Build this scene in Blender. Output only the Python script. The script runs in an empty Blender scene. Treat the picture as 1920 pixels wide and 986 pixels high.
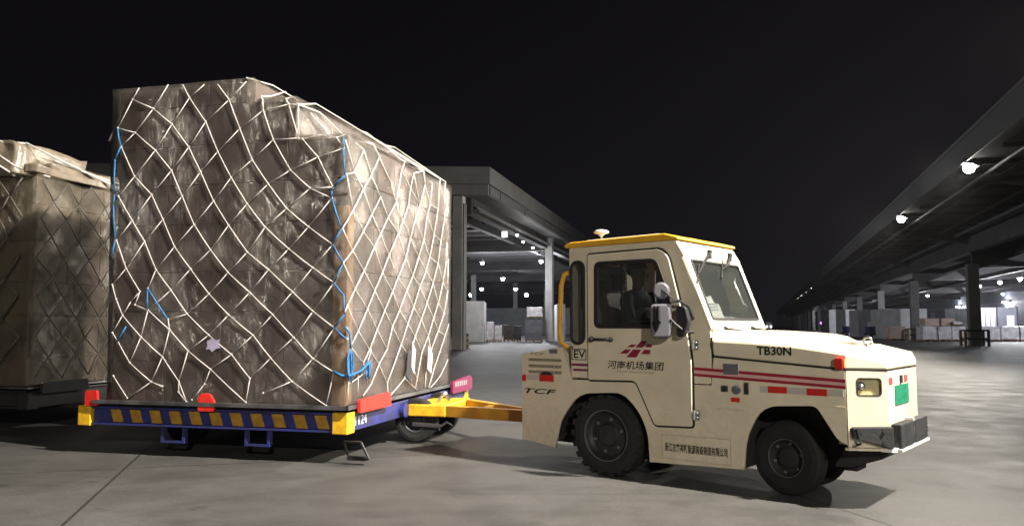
import bpy, bmesh, math, random
from mathutils import Vector, Matrix, noise
random.seed(7)
R = math.radians
S = bpy.context.scene
C = S.collection

# ------------------------------------------------------------------ camera
cam = bpy.data.cameras.new('camera'); cam.lens = 28.125; cam.sensor_width = 36; cam.clip_start = .05; cam.clip_end = 4000
co = bpy.data.objects.new('camera', cam); C.objects.link(co)
co.location = (0, 0, 1.25); co.rotation_euler = (R(90 + 4.46), 0, 0); S.camera = co
# ------------------------------------------------------------------ night sky (the sky's own faint town glow near the horizon)
w = bpy.data.worlds.new('World'); S.world = w; w.use_nodes = True
nt = w.node_tree; nt.nodes.clear()
tc = nt.nodes.new('ShaderNodeTexCoord'); sp = nt.nodes.new('ShaderNodeSeparateXYZ'); rp = nt.nodes.new('ShaderNodeValToRGB')
bgn = nt.nodes.new('ShaderNodeBackground'); ow = nt.nodes.new('ShaderNodeOutputWorld')
nt.links.new(tc.outputs['Generated'], sp.inputs[0]); nt.links.new(sp.outputs['Z'], rp.inputs[0])
rp.color_ramp.elements[0].position = 0.0; rp.color_ramp.elements[0].color = (.0050, .0045, .0068, 1)
rp.color_ramp.elements[1].position = .45; rp.color_ramp.elements[1].color = (.0022, .0018, .0028, 1)
nt.links.new(rp.outputs[0], bgn.inputs[0]); bgn.inputs[1].default_value = 1.0
nt.links.new(bgn.outputs[0], ow.inputs[0])
# ------------------------------------------------------------------ exposure
S.view_settings.view_transform = 'Standard'; S.view_settings.look = 'None'
S.view_settings.exposure = 0.0; S.view_settings.gamma = 1.0; S.view_settings.use_curve_mapping = False
S.cycles.use_denoising = True
S.cycles.max_bounces = 6; S.cycles.diffuse_bounces = 3; S.cycles.glossy_bounces = 3; S.cycles.transmission_bounces = 4
S.cycles.transparent_max_bounces = 12; S.cycles.sample_clamp_indirect = 4
S.cycles.caustics_reflective = False; S.cycles.caustics_refractive = False
FLOOD_W = 19500          # watts of each canopy-edge floodlight
FLOOD_COL = (1.0, .92, .80)
FLOOD_SPOTS = [  # x, y, power factor, aimed at (x, y, z), beam : the row of floodlights along the edge of the right-hand hall roof, 14.6 m apart
    (-.9, -27.0, .25, (-6, -25, 0), 140), (3.4, -13.0, .32, (-1, 4, 0), 100), (7.5, 1.6, 1.6, (-4.5, 8, 0), 82),
    (12.0, 14.6, .72, (-5, 10.5, 3), 62), (16.4, 28.5, .36, (4, 27, 2), 150), (20.7, 42.4, .35, (10, 42, 2), 150)]

# ------------------------------------------------------------------ helpers
def mat(name, col, rough=.6, metal=0, var=.12, vscale=6, bump=0, bscale=40, coat=0, col2=None, spec=.5, emit=None):
    m = bpy.data.materials.new(name); m.use_nodes = True; n = m.node_tree; b = n.nodes['Principled BSDF']
    b.inputs['Roughness'].default_value = rough; b.inputs['Metallic'].default_value = metal
    b.inputs['Specular IOR Level'].default_value = spec
    if coat: b.inputs['Coat Weight'].default_value = coat; b.inputs['Coat Roughness'].default_value = .12
    t = n.nodes.new('ShaderNodeTexCoord'); no = n.nodes.new('ShaderNodeTexNoise'); no.inputs['Scale'].default_value = vscale
    no.inputs['Detail'].default_value = 6; no.inputs['Roughness'].default_value = .65
    n.links.new(t.outputs['Object'], no.inputs['Vector'])
    r = n.nodes.new('ShaderNodeValToRGB'); c2 = col2 or tuple(c * (1 - 2 * var) for c in col)
    r.color_ramp.elements[0].position = .32; r.color_ramp.elements[0].color = (*c2, 1)
    r.color_ramp.elements[1].position = .62; r.color_ramp.elements[1].color = (*[min(1, c * (1 + var * .4)) for c in col], 1)
    n.links.new(no.outputs['Fac'], r.inputs[0]); n.links.new(r.outputs[0], b.inputs['Base Color'])
    mr = n.nodes.new('ShaderNodeMapRange'); mr.inputs[3].default_value = max(0, rough - .1); mr.inputs[4].default_value = min(1, rough + .15)
    n.links.new(no.outputs['Fac'], mr.inputs[0]); n.links.new(mr.outputs[0], b.inputs['Roughness'])
    if bump:
        n2 = n.nodes.new('ShaderNodeTexNoise'); n2.inputs['Scale'].default_value = bscale; n2.inputs['Detail'].default_value = 4
        n.links.new(t.outputs['Object'], n2.inputs['Vector'])
        bp = n.nodes.new('ShaderNodeBump'); bp.inputs['Strength'].default_value = bump; bp.inputs['Distance'].default_value = .01
        n.links.new(n2.outputs['Fac'], bp.inputs['Height']); n.links.new(bp.outputs[0], b.inputs['Normal'])
    if emit:
        b.inputs['Emission Color'].default_value = (*emit[0], 1); b.inputs['Emission Strength'].default_value = emit[1]
    return m

def tag(o, label=None, cat=None, group=None, kind=None):
    if label: o['label'] = label
    if cat: o['category'] = cat
    if group: o['group'] = group
    if kind: o['kind'] = kind
    return o
def link(name, me, m, parent=None, smooth=False, bev=0):
    for mm in (m if isinstance(m, (list, tuple)) else [m]): me.materials.append(mm)
    o = bpy.data.objects.new(name, me); C.objects.link(o)
    if parent: o.parent = parent
    if smooth:
        for p in me.polygons: p.use_smooth = True
    if bev:
        b = o.modifiers.new('bevel', 'BEVEL'); b.width = bev; b.segments = 2; b.limit_method = 'ANGLE'; b.angle_limit = R(35)
    return o
def empty(name, loc, rz=0, label=None, cat=None, group=None):
    o = bpy.data.objects.new(name, None); C.objects.link(o); o.location = loc; o.rotation_euler = (0, 0, rz)
    o.empty_display_size = .2
    return tag(o, label, cat, group)
def copy_tree(o, parent=None):
    kids = [c for c in S.objects if c.parent == o]
    c = o.copy(); C.objects.link(c); c.parent = parent
    for k in kids: copy_tree(k, c)
    return c

class MB:
    def __init__(s): s.bm = bmesh.new()
    def box(s, x0, x1, y0, y1, z0, z1, mi=0):
        v = [s.bm.verts.new((x, y, z)) for x in (x0, x1) for y in (y0, y1) for z in (z0, z1)]
        for f in ((0, 1, 3, 2), (4, 6, 7, 5), (0, 4, 5, 1), (2, 3, 7, 6), (0, 2, 6, 4), (1, 5, 7, 3)):
            s.bm.faces.new([v[i] for i in f]).material_index = mi
        return s
    def prism(s, pts, w0, w1, axis='y', mi=0):
        f = {'y': lambda a, b, w: (a, w, b), 'z': lambda a, b, w: (a, b, w), 'x': lambda a, b, w: (w, a, b)}[axis]
        A = [s.bm.verts.new(f(a, b, w0)) for a, b in pts]; B = [s.bm.verts.new(f(a, b, w1)) for a, b in pts]
        n = len(pts)
        for i in range(n): s.bm.faces.new((A[i], A[(i + 1) % n], B[(i + 1) % n], B[i])).material_index = mi
        s.bm.faces.new(A[::-1]).material_index = mi; s.bm.faces.new(B).material_index = mi
        return s
    def tube(s, pts, r, n=6, r2=None, mi=0, cap=True):
        pts = [Vector(p) for p in pts]; rings = []
        up = Vector((0, 0, 1)); prev = None
        for i, p in enumerate(pts):
            t = (pts[min(i + 1, len(pts) - 1)] - pts[max(i - 1, 0)]).normalized()
            a = prev if prev is not None else (up if abs(t.z) < .9 else Vector((1, 0, 0)))
            u = (a - t * a.dot(t)).normalized(); prev = u; v = t.cross(u)
            rr = r if r2 is None else r + (r2 - r) * i / max(1, len(pts) - 1)
            rings.append([s.bm.verts.new(p + (u * math.cos(k * 2 * math.pi / n) + v * math.sin(k * 2 * math.pi / n)) * rr) for k in range(n)])
        for A, B in zip(rings, rings[1:]):
            for k in range(n): s.bm.faces.new((A[k], A[(k + 1) % n], B[(k + 1) % n], B[k])).material_index = mi
        if cap: s.bm.faces.new(rings[0][::-1]).material_index = mi; s.bm.faces.new(rings[-1]).material_index = mi
        return s
    def cyl(s, c, r, h, axis='z', n=20, mi=0, r2=None):
        c = Vector(c); d = {'x': Vector((1, 0, 0)), 'y': Vector((0, 1, 0)), 'z': Vector((0, 0, 1))}[axis]
        return s.tube([c, c + d * h], r, n, r2, mi)
    def lathe(s, prof, c, axis='y', n=40, mi=0, closed=False, cap0=True):
        c = Vector(c); rings = []
        for (r, h) in prof:
            ring = []
            for k in range(n):
                a = 2 * math.pi * k / n; x, z = r * math.cos(a), r * math.sin(a)
                ring.append(s.bm.verts.new(c + (Vector((x, h, z)) if axis == 'y' else Vector((x, z, h)))))
            rings.append(ring)
        pr = list(zip(rings, rings[1:])) + ([(rings[-1], rings[0])] if closed else [])
        for A, B in pr:
            for k in range(n): s.bm.faces.new((A[k], A[(k + 1) % n], B[(k + 1) % n], B[k])).material_index = mi
        if not closed:
            if cap0: s.bm.faces.new(rings[0][::-1]).material_index = mi
            s.bm.faces.new(rings[-1]).material_index = mi
        return s
    def ball(s, c, r, sub=2):
        bmesh.ops.create_icosphere(s.bm, subdivisions=sub, radius=r, matrix=Matrix.Translation(c)); return s
    def build(s, name, m, parent=None, smooth=False, bev=0):
        bmesh.ops.recalc_face_normals(s.bm, faces=s.bm.faces)
        me = bpy.data.meshes.new(name); s.bm.to_mesh(me); s.bm.free()
        return link(name, me, m, parent, smooth, bev)

def rrect(x0, x1, z0, z1, r, n=5):
    p = []
    for cx, cz, a0 in ((x1 - r, z1 - r, 0), (x0 + r, z1 - r, 90), (x0 + r, z0 + r, 180), (x1 - r, z0 + r, 270)):
        for k in range(n + 1):
            a = R(a0 + 90 * k / n); p.append((cx + r * math.cos(a), cz + r * math.sin(a)))
    return p
def rpoly(pts, r, n=4):
    out = []; N = len(pts)
    for i in range(N):
        p = Vector(pts[i]); a = Vector(pts[i - 1]) - p; b = Vector(pts[(i + 1) % N]) - p
        rr = r[i] if isinstance(r, (list, tuple)) else r
        rr = min(rr, a.length * .45, b.length * .45)
        if rr <= 0: out.append(tuple(p)); continue
        A = p + a.normalized() * rr; B = p + b.normalized() * rr
        for k in range(n + 1):
            t = k / n; q = A * (1 - t) ** 2 + p * 2 * t * (1 - t) + B * t * t; out.append(tuple(q))
    return out
def inset(pts, d):
    cx = sum(p[0] for p in pts) / len(pts); cz = sum(p[1] for p in pts) / len(pts); out = []
    N = len(pts)
    ar = sum(pts[i][0] * pts[(i + 1) % N][1] - pts[(i + 1) % N][0] * pts[i][1] for i in range(N)); sg = 1 if ar > 0 else -1
    for i in range(N):
        a = Vector(pts[i - 1]); p = Vector(pts[i]); b = Vector(pts[(i + 1) % N])
        t = (b - a).normalized(); out.append((p.x - t.y * d * sg, p.y + t.x * d * sg))
    return out
def plate(name, loops, th, m, parent, M, bev=.002):
    """flat plate with holes; loops in local 2-D, M maps (x, y, thickness) to the thing's space"""
    cu = bpy.data.curves.new(name, 'CURVE'); cu.dimensions = '2D'; cu.fill_mode = 'BOTH'; cu.extrude = th / 2 - bev; cu.bevel_depth = bev; cu.offset = -bev
    for lp in loops:
        sp_ = cu.splines.new('POLY'); sp_.points.add(len(lp) - 1); sp_.use_cyclic_u = True
        for q, (a, b) in zip(sp_.points, lp): q.co = (a, b, 0, 1)
    t = bpy.data.objects.new('tmp', cu); C.objects.link(t)
    dg = bpy.context.evaluated_depsgraph_get(); dg.update()
    me = bpy.data.meshes.new_from_object(t.evaluated_get(dg)); bpy.data.objects.remove(t); bpy.data.curves.remove(cu)
    me.name = name; me.transform(M); me.materials.clear(); me.update()
    return link(name, me, m, parent)
def side(y):  # local (x, z) drawn on the plane y = const, seen from -y
    return Matrix(((1, 0, 0, 0), (0, 0, -1, y), (0, 1, 0, 0), (0, 0, 0, 1)))
def face_x(x):  # local (y, z) on the plane x = const, seen from +x
    return Matrix(((0, 0, 1, x), (1, 0, 0, 0), (0, 1, 0, 0), (0, 0, 0, 1)))
def frame(o, ex, ey):  # plane through o with 2-D axes ex, ey
    ex = Vector(ex).normalized(); ey = Vector(ey); ey = (ey - ex * ey.dot(ex)).normalized(); ez = ex.cross(ey)
    return Matrix(((ex.x, ey.x, ez.x, o[0]), (ex.y, ey.y, ez.y, o[1]), (ex.z, ey.z, ez.z, o[2]), (0, 0, 0, 1)))
def text(name, body, x0, x1, z0, z1, m, parent, M, bold=0, shear=0):
    """lettering fitted to the rectangle x0..x1, z0..z1"""
    cu = bpy.data.curves.new(name, 'FONT'); cu.body = body; cu.size = 1; cu.offset = bold; cu.shear = shear; cu.extrude = 0; cu.resolution_u = 3
    t = bpy.data.objects.new('tmp', cu); C.objects.link(t)
    dg = bpy.context.evaluated_depsgraph_get(); dg.update()
    me = bpy.data.meshes.new_from_object(t.evaluated_get(dg)); bpy.data.objects.remove(t); bpy.data.curves.remove(cu)
    xs = [v.co.x for v in me.vertices]; ys = [v.co.y for v in me.vertices]
    a, b, c, d = min(xs), max(xs), min(ys), max(ys)
    for v in me.vertices:
        v.co.x = x0 + (v.co.x - a) / (b - a) * (x1 - x0); v.co.y = z0 + (v.co.y - c) / (d - c) * (z1 - z0); v.co.z = 0
    me.transform(M); me.materials.clear(); me.name = name
    return link(name, me, m, parent)

# ------------------------------------------------------------------ materials
CREAM = mat('cream_paint', (.75, .675, .515), .42, 0, .07, 2.2, coat=.35)
def grime(m):
    """road dirt on the paint: speckled splashes that thin out above the sills"""
    n = m.node_tree; b = n.nodes['Principled BSDF']; src = b.inputs['Base Color'].links[0].from_socket
    t = n.nodes.new('ShaderNodeTexCoord'); sx = n.nodes.new('ShaderNodeSeparateXYZ'); n.links.new(t.outputs['Object'], sx.inputs[0])
    a = n.nodes.new('ShaderNodeTexNoise'); a.inputs['Scale'].default_value = 9; a.inputs['Detail'].default_value = 9; a.inputs['Roughness'].default_value = .75; n.links.new(t.outputs['Object'], a.inputs['Vector'])
    mr = n.nodes.new('ShaderNodeMapRange'); mr.inputs[1].default_value = .15; mr.inputs[2].default_value = .75; mr.inputs[3].default_value = .62; mr.inputs[4].default_value = .28; n.links.new(sx.outputs['Z'], mr.inputs[0])
    ad = n.nodes.new('ShaderNodeMath'); ad.operation = 'ADD'; n.links.new(a.outputs['Fac'], ad.inputs[0]); n.links.new(mr.outputs[0], ad.inputs[1])
    m2 = n.nodes.new('ShaderNodeMapRange'); m2.inputs[1].default_value = .88; m2.inputs[2].default_value = 1.25; m2.inputs[3].default_value = 0; m2.inputs[4].default_value = .38; n.links.new(ad.outputs[0], m2.inputs[0])
    mx = n.nodes.new('ShaderNodeMixRGB'); mx.inputs[2].default_value = (.20, .16, .11, 1); n.links.new(m2.outputs[0], mx.inputs[0]); n.links.new(src, mx.inputs[1]); n.links.new(mx.outputs[0], b.inputs['Base Color'])
grime(CREAM)
CREAM_DULL = mat('cream_paint_worn', (.62, .54, .39), .5, 0, .12, 5, coat=.15)
SEAL = mat('black_rubber_seal', (.012, .012, .013), .6)
BLACKP = mat('black_plastic', (.02, .02, .023), .5, bump=.2, bscale=90)
DARK = mat('dark_chassis', (.018, .017, .018), .75)
TYRE = mat('tyre_rubber', (.015, .0145, .0145), .8, var=.25, vscale=10, bump=.3, bscale=60)
RIM = mat('grey_rim', (.035, .035, .037), .45, .3, var=.2)
STEEL = mat('bright_steel', (.6, .6, .6), .3, 1)
BUMPR = mat('grey_rubber_bumper', (.028, .028, .031), .65, var=.2, bump=.3)
AMBER = mat('yellow_paint', (.78, .42, .03), .45, var=.1)
YEL = mat('worn_yellow_paint', (.85, .50, .02), .45, var=.12, vscale=9, col2=(.55, .30, .02))
ORAN = mat('shaded_orange_paint', (.56, .29, .02), .5, var=.15, vscale=5)  # drawbar only: its shade is put into this darker orange
BLUE = mat('blue_paint', (.024, .032, .19), .45, var=.35, vscale=7, col2=(.03, .03, .06))
REDP = mat('red_paint', (.75, .03, .02), .45, var=.12)
REDR = mat('red_reflector', (.65, .025, .015), .35)
MAROON = mat('dimmed_red_stripe', (.20, .015, .07), .45, var=.1)
MAROON2 = mat('crimson_stripe', (.33, .015, .04), .45, var=.1)
PINK = mat('pink_band', (.66, .42, .38), .45, var=.05)
MAGENTA = mat('magenta_emblem', (.26, .012, .045), .45, var=.08)
INK = mat('dark_ink', (.015, .016, .015), .9, var=.02, spec=.1)
INKG = mat('dark_green_ink', (.010, .030, .018), .9, var=.02, spec=.1)
WHITEP = mat('white_paint', (.78, .78, .76), .5)
GREYP = mat('grey_plastic', (.13, .13, .155), .5, var=.08)
PAPER = mat('white_paper', (.8, .8, .78), .8, var=.03)
TEAL = mat('teal_plate', (.02, .24, .13), .5, var=.25, vscale=30)
SEAT = mat('seat_vinyl', (.055, .036, .028), .6)
ROPE = mat('net_webbing', (.60, .57, .54), .55, var=.15, vscale=60, bump=.5, bscale=200)
ROPED = mat('shaded_net_webbing', (.10, .09, .075), .6, var=.2, vscale=30)  # left load's net: its shade is put into this darker colour
BROPE = mat('blue_rope', (.02, .17, .42), .55, var=.3, vscale=30, bump=.5, bscale=200)
SHEET = mat('pallet_aluminium', (.16, .16, .17), .45, .6, var=.3, vscale=4)
CARTON = mat('brown_cardboard', (.095, .074, .064), .8, var=.16, vscale=2.5, bump=.2, bscale=30)
CARTON2 = mat('pinkish_cardboard', (.125, .088, .076), .8, var=.15, vscale=3)
TAN = mat('tan_cardboard', (.26, .15, .07), .8, var=.1)

def glass(name, tint=(.8, .85, .85), refl=.14, rough=.03, body=(.02, .022, .024), cover=.25):
    m = bpy.data.materials.new(name); m.use_nodes = True; n = m.node_tree; n.nodes.clear()
    tr = n.nodes.new('ShaderNodeBsdfTransparent'); tr.inputs[0].default_value = (*tint, 1)
    gl = n.nodes.new('ShaderNodeBsdfGlossy'); gl.inputs['Roughness'].default_value = rough; gl.inputs[0].default_value = (1, 1, 1, 1)
    df = n.nodes.new('ShaderNodeBsdfDiffuse'); df.inputs[0].default_value = (*body, 1)
    no = n.nodes.new('ShaderNodeTexNoise'); no.inputs['Scale'].default_value = 5
    mr = n.nodes.new('ShaderNodeMapRange'); mr.inputs[3].default_value = cover * .7; mr.inputs[4].default_value = cover * 1.3
    n.links.new(no.outputs['Fac'], mr.inputs[0])
    m0 = n.nodes.new('ShaderNodeMixShader'); n.links.new(mr.outputs[0], m0.inputs[0]); n.links.new(tr.outputs[0], m0.inputs[1]); n.links.new(df.outputs[0], m0.inputs[2])
    fr = n.nodes.new('ShaderNodeLayerWeight'); fr.inputs[0].default_value = .5
    pw = n.nodes.new('ShaderNodeMath'); pw.operation = 'POWER'; pw.inputs[1].default_value = 4; n.links.new(fr.outputs['Facing'], pw.inputs[0])
    ma = n.nodes.new('ShaderNodeMath'); ma.operation = 'MULTIPLY_ADD'; ma.inputs[1].default_value = .7; ma.inputs[2].default_value = refl * .25; n.links.new(pw.outputs[0], ma.inputs[0])
    mx = n.nodes.new('ShaderNodeMixShader'); n.links.new(ma.outputs[0], mx.inputs[0]); n.links.new(m0.outputs[0], mx.inputs[1]); n.links.new(gl.outputs[0], mx.inputs[2])
    o = n.nodes.new('ShaderNodeOutputMaterial'); n.links.new(mx.outputs[0], o.inputs[0]); return m
GLASS = glass('cab_glass', (.82, .84, .83), .16, .03, (.12, .13, .13), .14)

def film(name, haze=.12, hcol=(.28, .25, .23), rough=.17, bs=.9, gl0=.05):
    """clear stretch film: transparent, faintly milky in patches, glossy, with fine stretch lines and crinkled patches"""
    m = bpy.data.materials.new(name); m.use_nodes = True; n = m.node_tree; n.nodes.clear()
    t = n.nodes.new('ShaderNodeTexCoord')
    def ns(sc, scale, det=5, rgh=.6, dist=0.0):
        mp = n.nodes.new('ShaderNodeMapping'); mp.inputs['Scale'].default_value = scale; n.links.new(t.outputs['Object'], mp.inputs[0])
        q = n.nodes.new('ShaderNodeTexNoise'); q.inputs['Scale'].default_value = sc; q.inputs['Detail'].default_value = det; q.inputs['Roughness'].default_value = rgh; q.inputs['Distortion'].default_value = dist
        n.links.new(mp.outputs[0], q.inputs['Vector']); return q.outputs['Fac']
    def mth(op, a, b, c=None):
        q = n.nodes.new('ShaderNodeMath'); q.operation = op
        for k, v in enumerate((a, b, c)):
            if v is None: continue
            if isinstance(v, (int, float)): q.inputs[k].default_value = v
            else: n.links.new(v, q.inputs[k])
        return q.outputs[0]
    soft = ns(1.6, (1, 1, .8), 3, .5, .8); crin = ns(12, (1, 1, .45), 6, .6, 1.8); line = ns(16, (1, 1, .10), 3, .6, .4); mask = ns(1.9, (1, 1, 1), 2, .5)
    mk = n.nodes.new('ShaderNodeMapRange'); mk.inputs[1].default_value = .42; mk.inputs[2].default_value = .62; mk.inputs[3].default_value = .15; mk.inputs[4].default_value = 1; n.links.new(mask, mk.inputs[0])
    ridge = mth('ABSOLUTE', mth('SUBTRACT', crin, .5), 0)
    h = mth('ADD', mth('MULTIPLY', soft, .12), mth('MULTIPLY', mth('MULTIPLY', ridge, mk.outputs[0]), -1.2))
    h = mth('ADD', h, mth('MULTIPLY', line, .07))
    bp = n.nodes.new('ShaderNodeBump'); bp.inputs['Strength'].default_value = bs; bp.inputs['Distance'].default_value = .07; n.links.new(h, bp.inputs['Height'])
    tr = n.nodes.new('ShaderNodeBsdfTransparent'); tr.inputs[0].default_value = (.93, .92, .9, 1)
    df = n.nodes.new('ShaderNodeBsdfDiffuse'); df.inputs[0].default_value = (*hcol, 1); n.links.new(bp.outputs[0], df.inputs['Normal'])
    gl = n.nodes.new('ShaderNodeBsdfGlossy'); gl.inputs[0].default_value = (1, .97, .92, 1); gl.inputs['Roughness'].default_value = rough; n.links.new(bp.outputs[0], gl.inputs['Normal'])
    hz = n.nodes.new('ShaderNodeMapRange'); hz.inputs[1].default_value = .35; hz.inputs[2].default_value = .7; hz.inputs[3].default_value = haze * .4; hz.inputs[4].default_value = haze * 2
    n.links.new(mth('ADD', mth('MULTIPLY', soft, .75), mth('MULTIPLY', line, .25)), hz.inputs[0])
    m1 = n.nodes.new('ShaderNodeMixShader'); n.links.new(hz.outputs[0], m1.inputs[0]); n.links.new(tr.outputs[0], m1.inputs[1]); n.links.new(df.outputs[0], m1.inputs[2])
    lw = n.nodes.new('ShaderNodeLayerWeight'); lw.inputs[0].default_value = .14; n.links.new(bp.outputs[0], lw.inputs['Normal'])
    m2 = n.nodes.new('ShaderNodeMixShader'); n.links.new(mth('ADD', lw.outputs['Fresnel'], gl0), m2.inputs[0]); n.links.new(m1.outputs[0], m2.inputs[1]); n.links.new(gl.outputs[0], m2.inputs[2])
    o = n.nodes.new('ShaderNodeOutputMaterial'); n.links.new(m2.outputs[0], o.inputs[0]); return m
FILM = film('clear_stretch_film')
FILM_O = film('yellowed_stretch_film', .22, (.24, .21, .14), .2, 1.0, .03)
LAMPM = mat('lit_lamp_lens', (1, 1, 1), .5, emit=((1, .97, .9), 60))
LAMPC = mat('lit_cool_lamp_lens', (1, 1, 1), .5, emit=((.93, .95, 1), 45))

# ================================================================== THE SETTING
def ground_material():
    m = bpy.data.materials.new('apron_concrete'); m.use_nodes = True; n = m.node_tree; b = n.nodes['Principled BSDF']
    t = n.nodes.new('ShaderNodeTexCoord')
    def noise_(sc, det=6, rough=.6, scale=(1, 1, 1), rot=0):
        mp = n.nodes.new('ShaderNodeMapping'); mp.inputs['Scale'].default_value = scale; mp.inputs['Rotation'].default_value = (0, 0, rot)
        q = n.nodes.new('ShaderNodeTexNoise'); q.inputs['Scale'].default_value = sc; q.inputs['Detail'].default_value = det; q.inputs['Roughness'].default_value = rough
        n.links.new(t.outputs['Object'], mp.inputs[0]); n.links.new(mp.outputs[0], q.inputs['Vector']); return q
    big = noise_(.22); med = noise_(1.6); fine = noise_(28, 8, .8); streak = noise_(1.0, 5, .7, (.12, 2.2, 1), R(32))
    r1 = n.nodes.new('ShaderNodeValToRGB'); r1.color_ramp.elements[0].position = .3; r1.color_ramp.elements[0].color = (.054, .052, .050, 1)
    r1.color_ramp.elements[1].position = .7; r1.color_ramp.elements[1].color = (.094, .091, .087, 1)
    n.links.new(big.outputs['Fac'], r1.inputs[0])
    def mult(src, fac_node, lo, hi, a=.35, c=.65):
        mr = n.nodes.new('ShaderNodeMapRange'); mr.inputs[1].default_value = a; mr.inputs[2].default_value = c; mr.inputs[3].default_value = lo; mr.inputs[4].default_value = hi
        n.links.new(fac_node, mr.inputs[0])
        v = n.nodes.new('ShaderNodeVectorMath'); v.operation = 'SCALE'; n.links.new(src, v.inputs[0]); n.links.new(mr.outputs[0], v.inputs['Scale']); return v.outputs[0]
    c = mult(r1.outputs[0], med.outputs['Fac'], .82, 1.12); c = mult(c, fine.outputs['Fac'], .82, 1.15); c = mult(c, streak.outputs['Fac'], .88, 1.04)
    stain = noise_(.75, 4, .55); c = mult(c, stain.outputs['Fac'], 1.0, .62, .56, .66); spots = noise_(3.1, 3, .5); c = mult(c, spots.outputs['Fac'], 1.0, .6, .68, .74)
    tyre = noise_(1.0, 3, .6, (.05, 6, 1), R(12)); c = mult(c, tyre.outputs['Fac'], 1.0, .88, .6, .68)
    mp = n.nodes.new('ShaderNodeMapping'); mp.inputs['Rotation'].default_value = (0, 0, R(-16)); mp.inputs['Location'].default_value = (1.3, 2.2, 0)
    n.links.new(t.outputs['Object'], mp.inputs[0])
    br = n.nodes.new('ShaderNodeTexBrick'); br.offset = 0; br.inputs['Scale'].default_value = 1; br.inputs['Brick Width'].default_value = 5; br.inputs['Row Height'].default_value = 5
    br.inputs['Mortar Size'].default_value = .012; br.inputs['Mortar Smooth'].default_value = .1
    br.inputs['Color1'].default_value = (1, 1, 1, 1); br.inputs['Color2'].default_value = (.9, .9, .9, 1); br.inputs['Mortar'].default_value = (.28, .27, .26, 1)
    n.links.new(mp.outputs[0], br.inputs['Vector'])
    mx = n.nodes.new('ShaderNodeMixRGB'); mx.blend_type = 'MULTIPLY'; mx.inputs[0].default_value = 1
    n.links.new(c, mx.inputs[1]); n.links.new(br.outputs['Color'], mx.inputs[2]); n.links.new(mx.outputs[0], b.inputs['Base Color'])
    mr = n.nodes.new('ShaderNodeMapRange'); mr.inputs[3].default_value = .45; mr.inputs[4].default_value = .8; n.links.new(med.outputs['Fac'], mr.inputs[0]); n.links.new(mr.outputs[0], b.inputs['Roughness'])
    bp = n.nodes.new('ShaderNodeBump'); bp.inputs['Strength'].default_value = .35; bp.inputs['Distance'].default_value = .01
    n.links.new(fine.outputs['Fac'], bp.inputs['Height']); n.links.new(bp.outputs[0], b.inputs['Normal'])
    return m
g = MB(); v = [g.bm.verts.new(p) for p in ((-900, -300, 0), (900, -300, 0), (900, 1500, 0), (-900, 1500, 0))]; g.bm.faces.new(v)
tag(g.build('ground', ground_material()), kind='structure')

CONC = mat('grey_concrete', (.22, .22, .22), .8, var=.15, vscale=.6, bump=.2, bscale=12)
FASC = mat('grey_roof_cladding', (.10, .10, .105), .6, var=.1, vscale=.8)
FASL = mat('pale_roof_lip', (.20, .20, .21), .6, var=.1)
TFASC = mat('terminal_cladding', (.24, .24, .245), .6, var=.1, vscale=.8)
TCONC = mat('pale_concrete', (.50, .50, .50), .8, var=.15, vscale=.6, bump=.2, bscale=12)
UNDER = mat('dark_roof_underside', (.07, .067, .069), .85, var=.2, vscale=.5)
WALLB = mat('blue_grey_wall', (.16, .165, .20), .7, var=.15, vscale=.4)
OFFW = mat('offwhite_panel', (.62, .62, .64), .6, var=.12, vscale=1.2)
GRAYW = mat('grey_panel', (.32, .33, .36), .6, var=.12, vscale=1)
WRAPW = mat('white_wrapped_goods', (.78, .75, .80), .45, var=.2, vscale=3, bump=.5, bscale=9)
PINKC = mat('pink_brown_cartons', (.66, .50, .44), .8, var=.15, vscale=3)
BROWN = mat('brown_door', (.035, .022, .02), .6)
HAZ = mat('hazard_yellow', (.34, .20, .04), .6)

def spot(name, loc, aim, W, col, size=150, soft=.22, blend=.7, parent=None):
    l = bpy.data.lights.new(name, 'SPOT'); l.energy = W; l.color = col; l.spot_size = R(size); l.spot_blend = blend; l.shadow_soft_size = soft
    o = bpy.data.objects.new(name, l); C.objects.link(o); o.location = loc
    o.rotation_euler = (Vector(aim) - Vector(loc)).to_track_quat('-Z', 'Y').to_euler(); return o
def point(name, loc, W, col, soft=.15):
    l = bpy.data.lights.new(name, 'POINT'); l.energy = W; l.color = col; l.shadow_soft_size = soft
    o = bpy.data.objects.new(name, l); C.objects.link(o); o.location = loc; return o

# ---------------- right-hand open cargo hall with a long overhanging roof
HR = -math.atan2(.298, .955)
HO = Vector((14.6, 22.8, 0))
def hw(x, y, z=0):  # hall space to world
    return Vector((HO.x + x * .955 + y * .298, HO.y - x * .298 + y * .955, z))
hall = empty('cargo_hall', HO, HR, 'long open cargo hall with a deep overhanging roof on concrete columns, right of the tractor', 'hall')
m = MB(); m.prism([(0.0, 7.15), (0.0, 8.02), (.35, 8.08), (46, 8.6), (46, 7.9), (5.2, 7.3), (.35, 7.15)], -75, 420); m.build('roof', UNDER, hall)
m = MB(); m.box(-.06, -.01, -75, 420, 7.1, 8.05); m.build('fascia', FASC, hall)
m = MB(); m.box(-.10, -.07, -75, 420, 7.98, 8.1); m.build('gutter', FASL, hall)
m = MB(); m.box(5.0, 5.45, -75, 420, 5.7, 7.2); m.build('girder', UNDER, hall)
m = MB(); m.box(30, 30.3, -75, 420, 0, 8); m.build('rear_wall', WALLB, hall)
m = MB(); m.box(29.9, 29.98, -75, 420, 4.6, 5.0); m.build('wall_rail', FASL, hall)
m = MB()
for k in range(-25, 130): m.box(.4, 5.0, k * 2.9, k * 2.9 + .12, 6.98, 7.14)
for x in (1.6, 3.4): m.box(x, x + .1, -75, 420, 6.84, 6.97)
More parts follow.
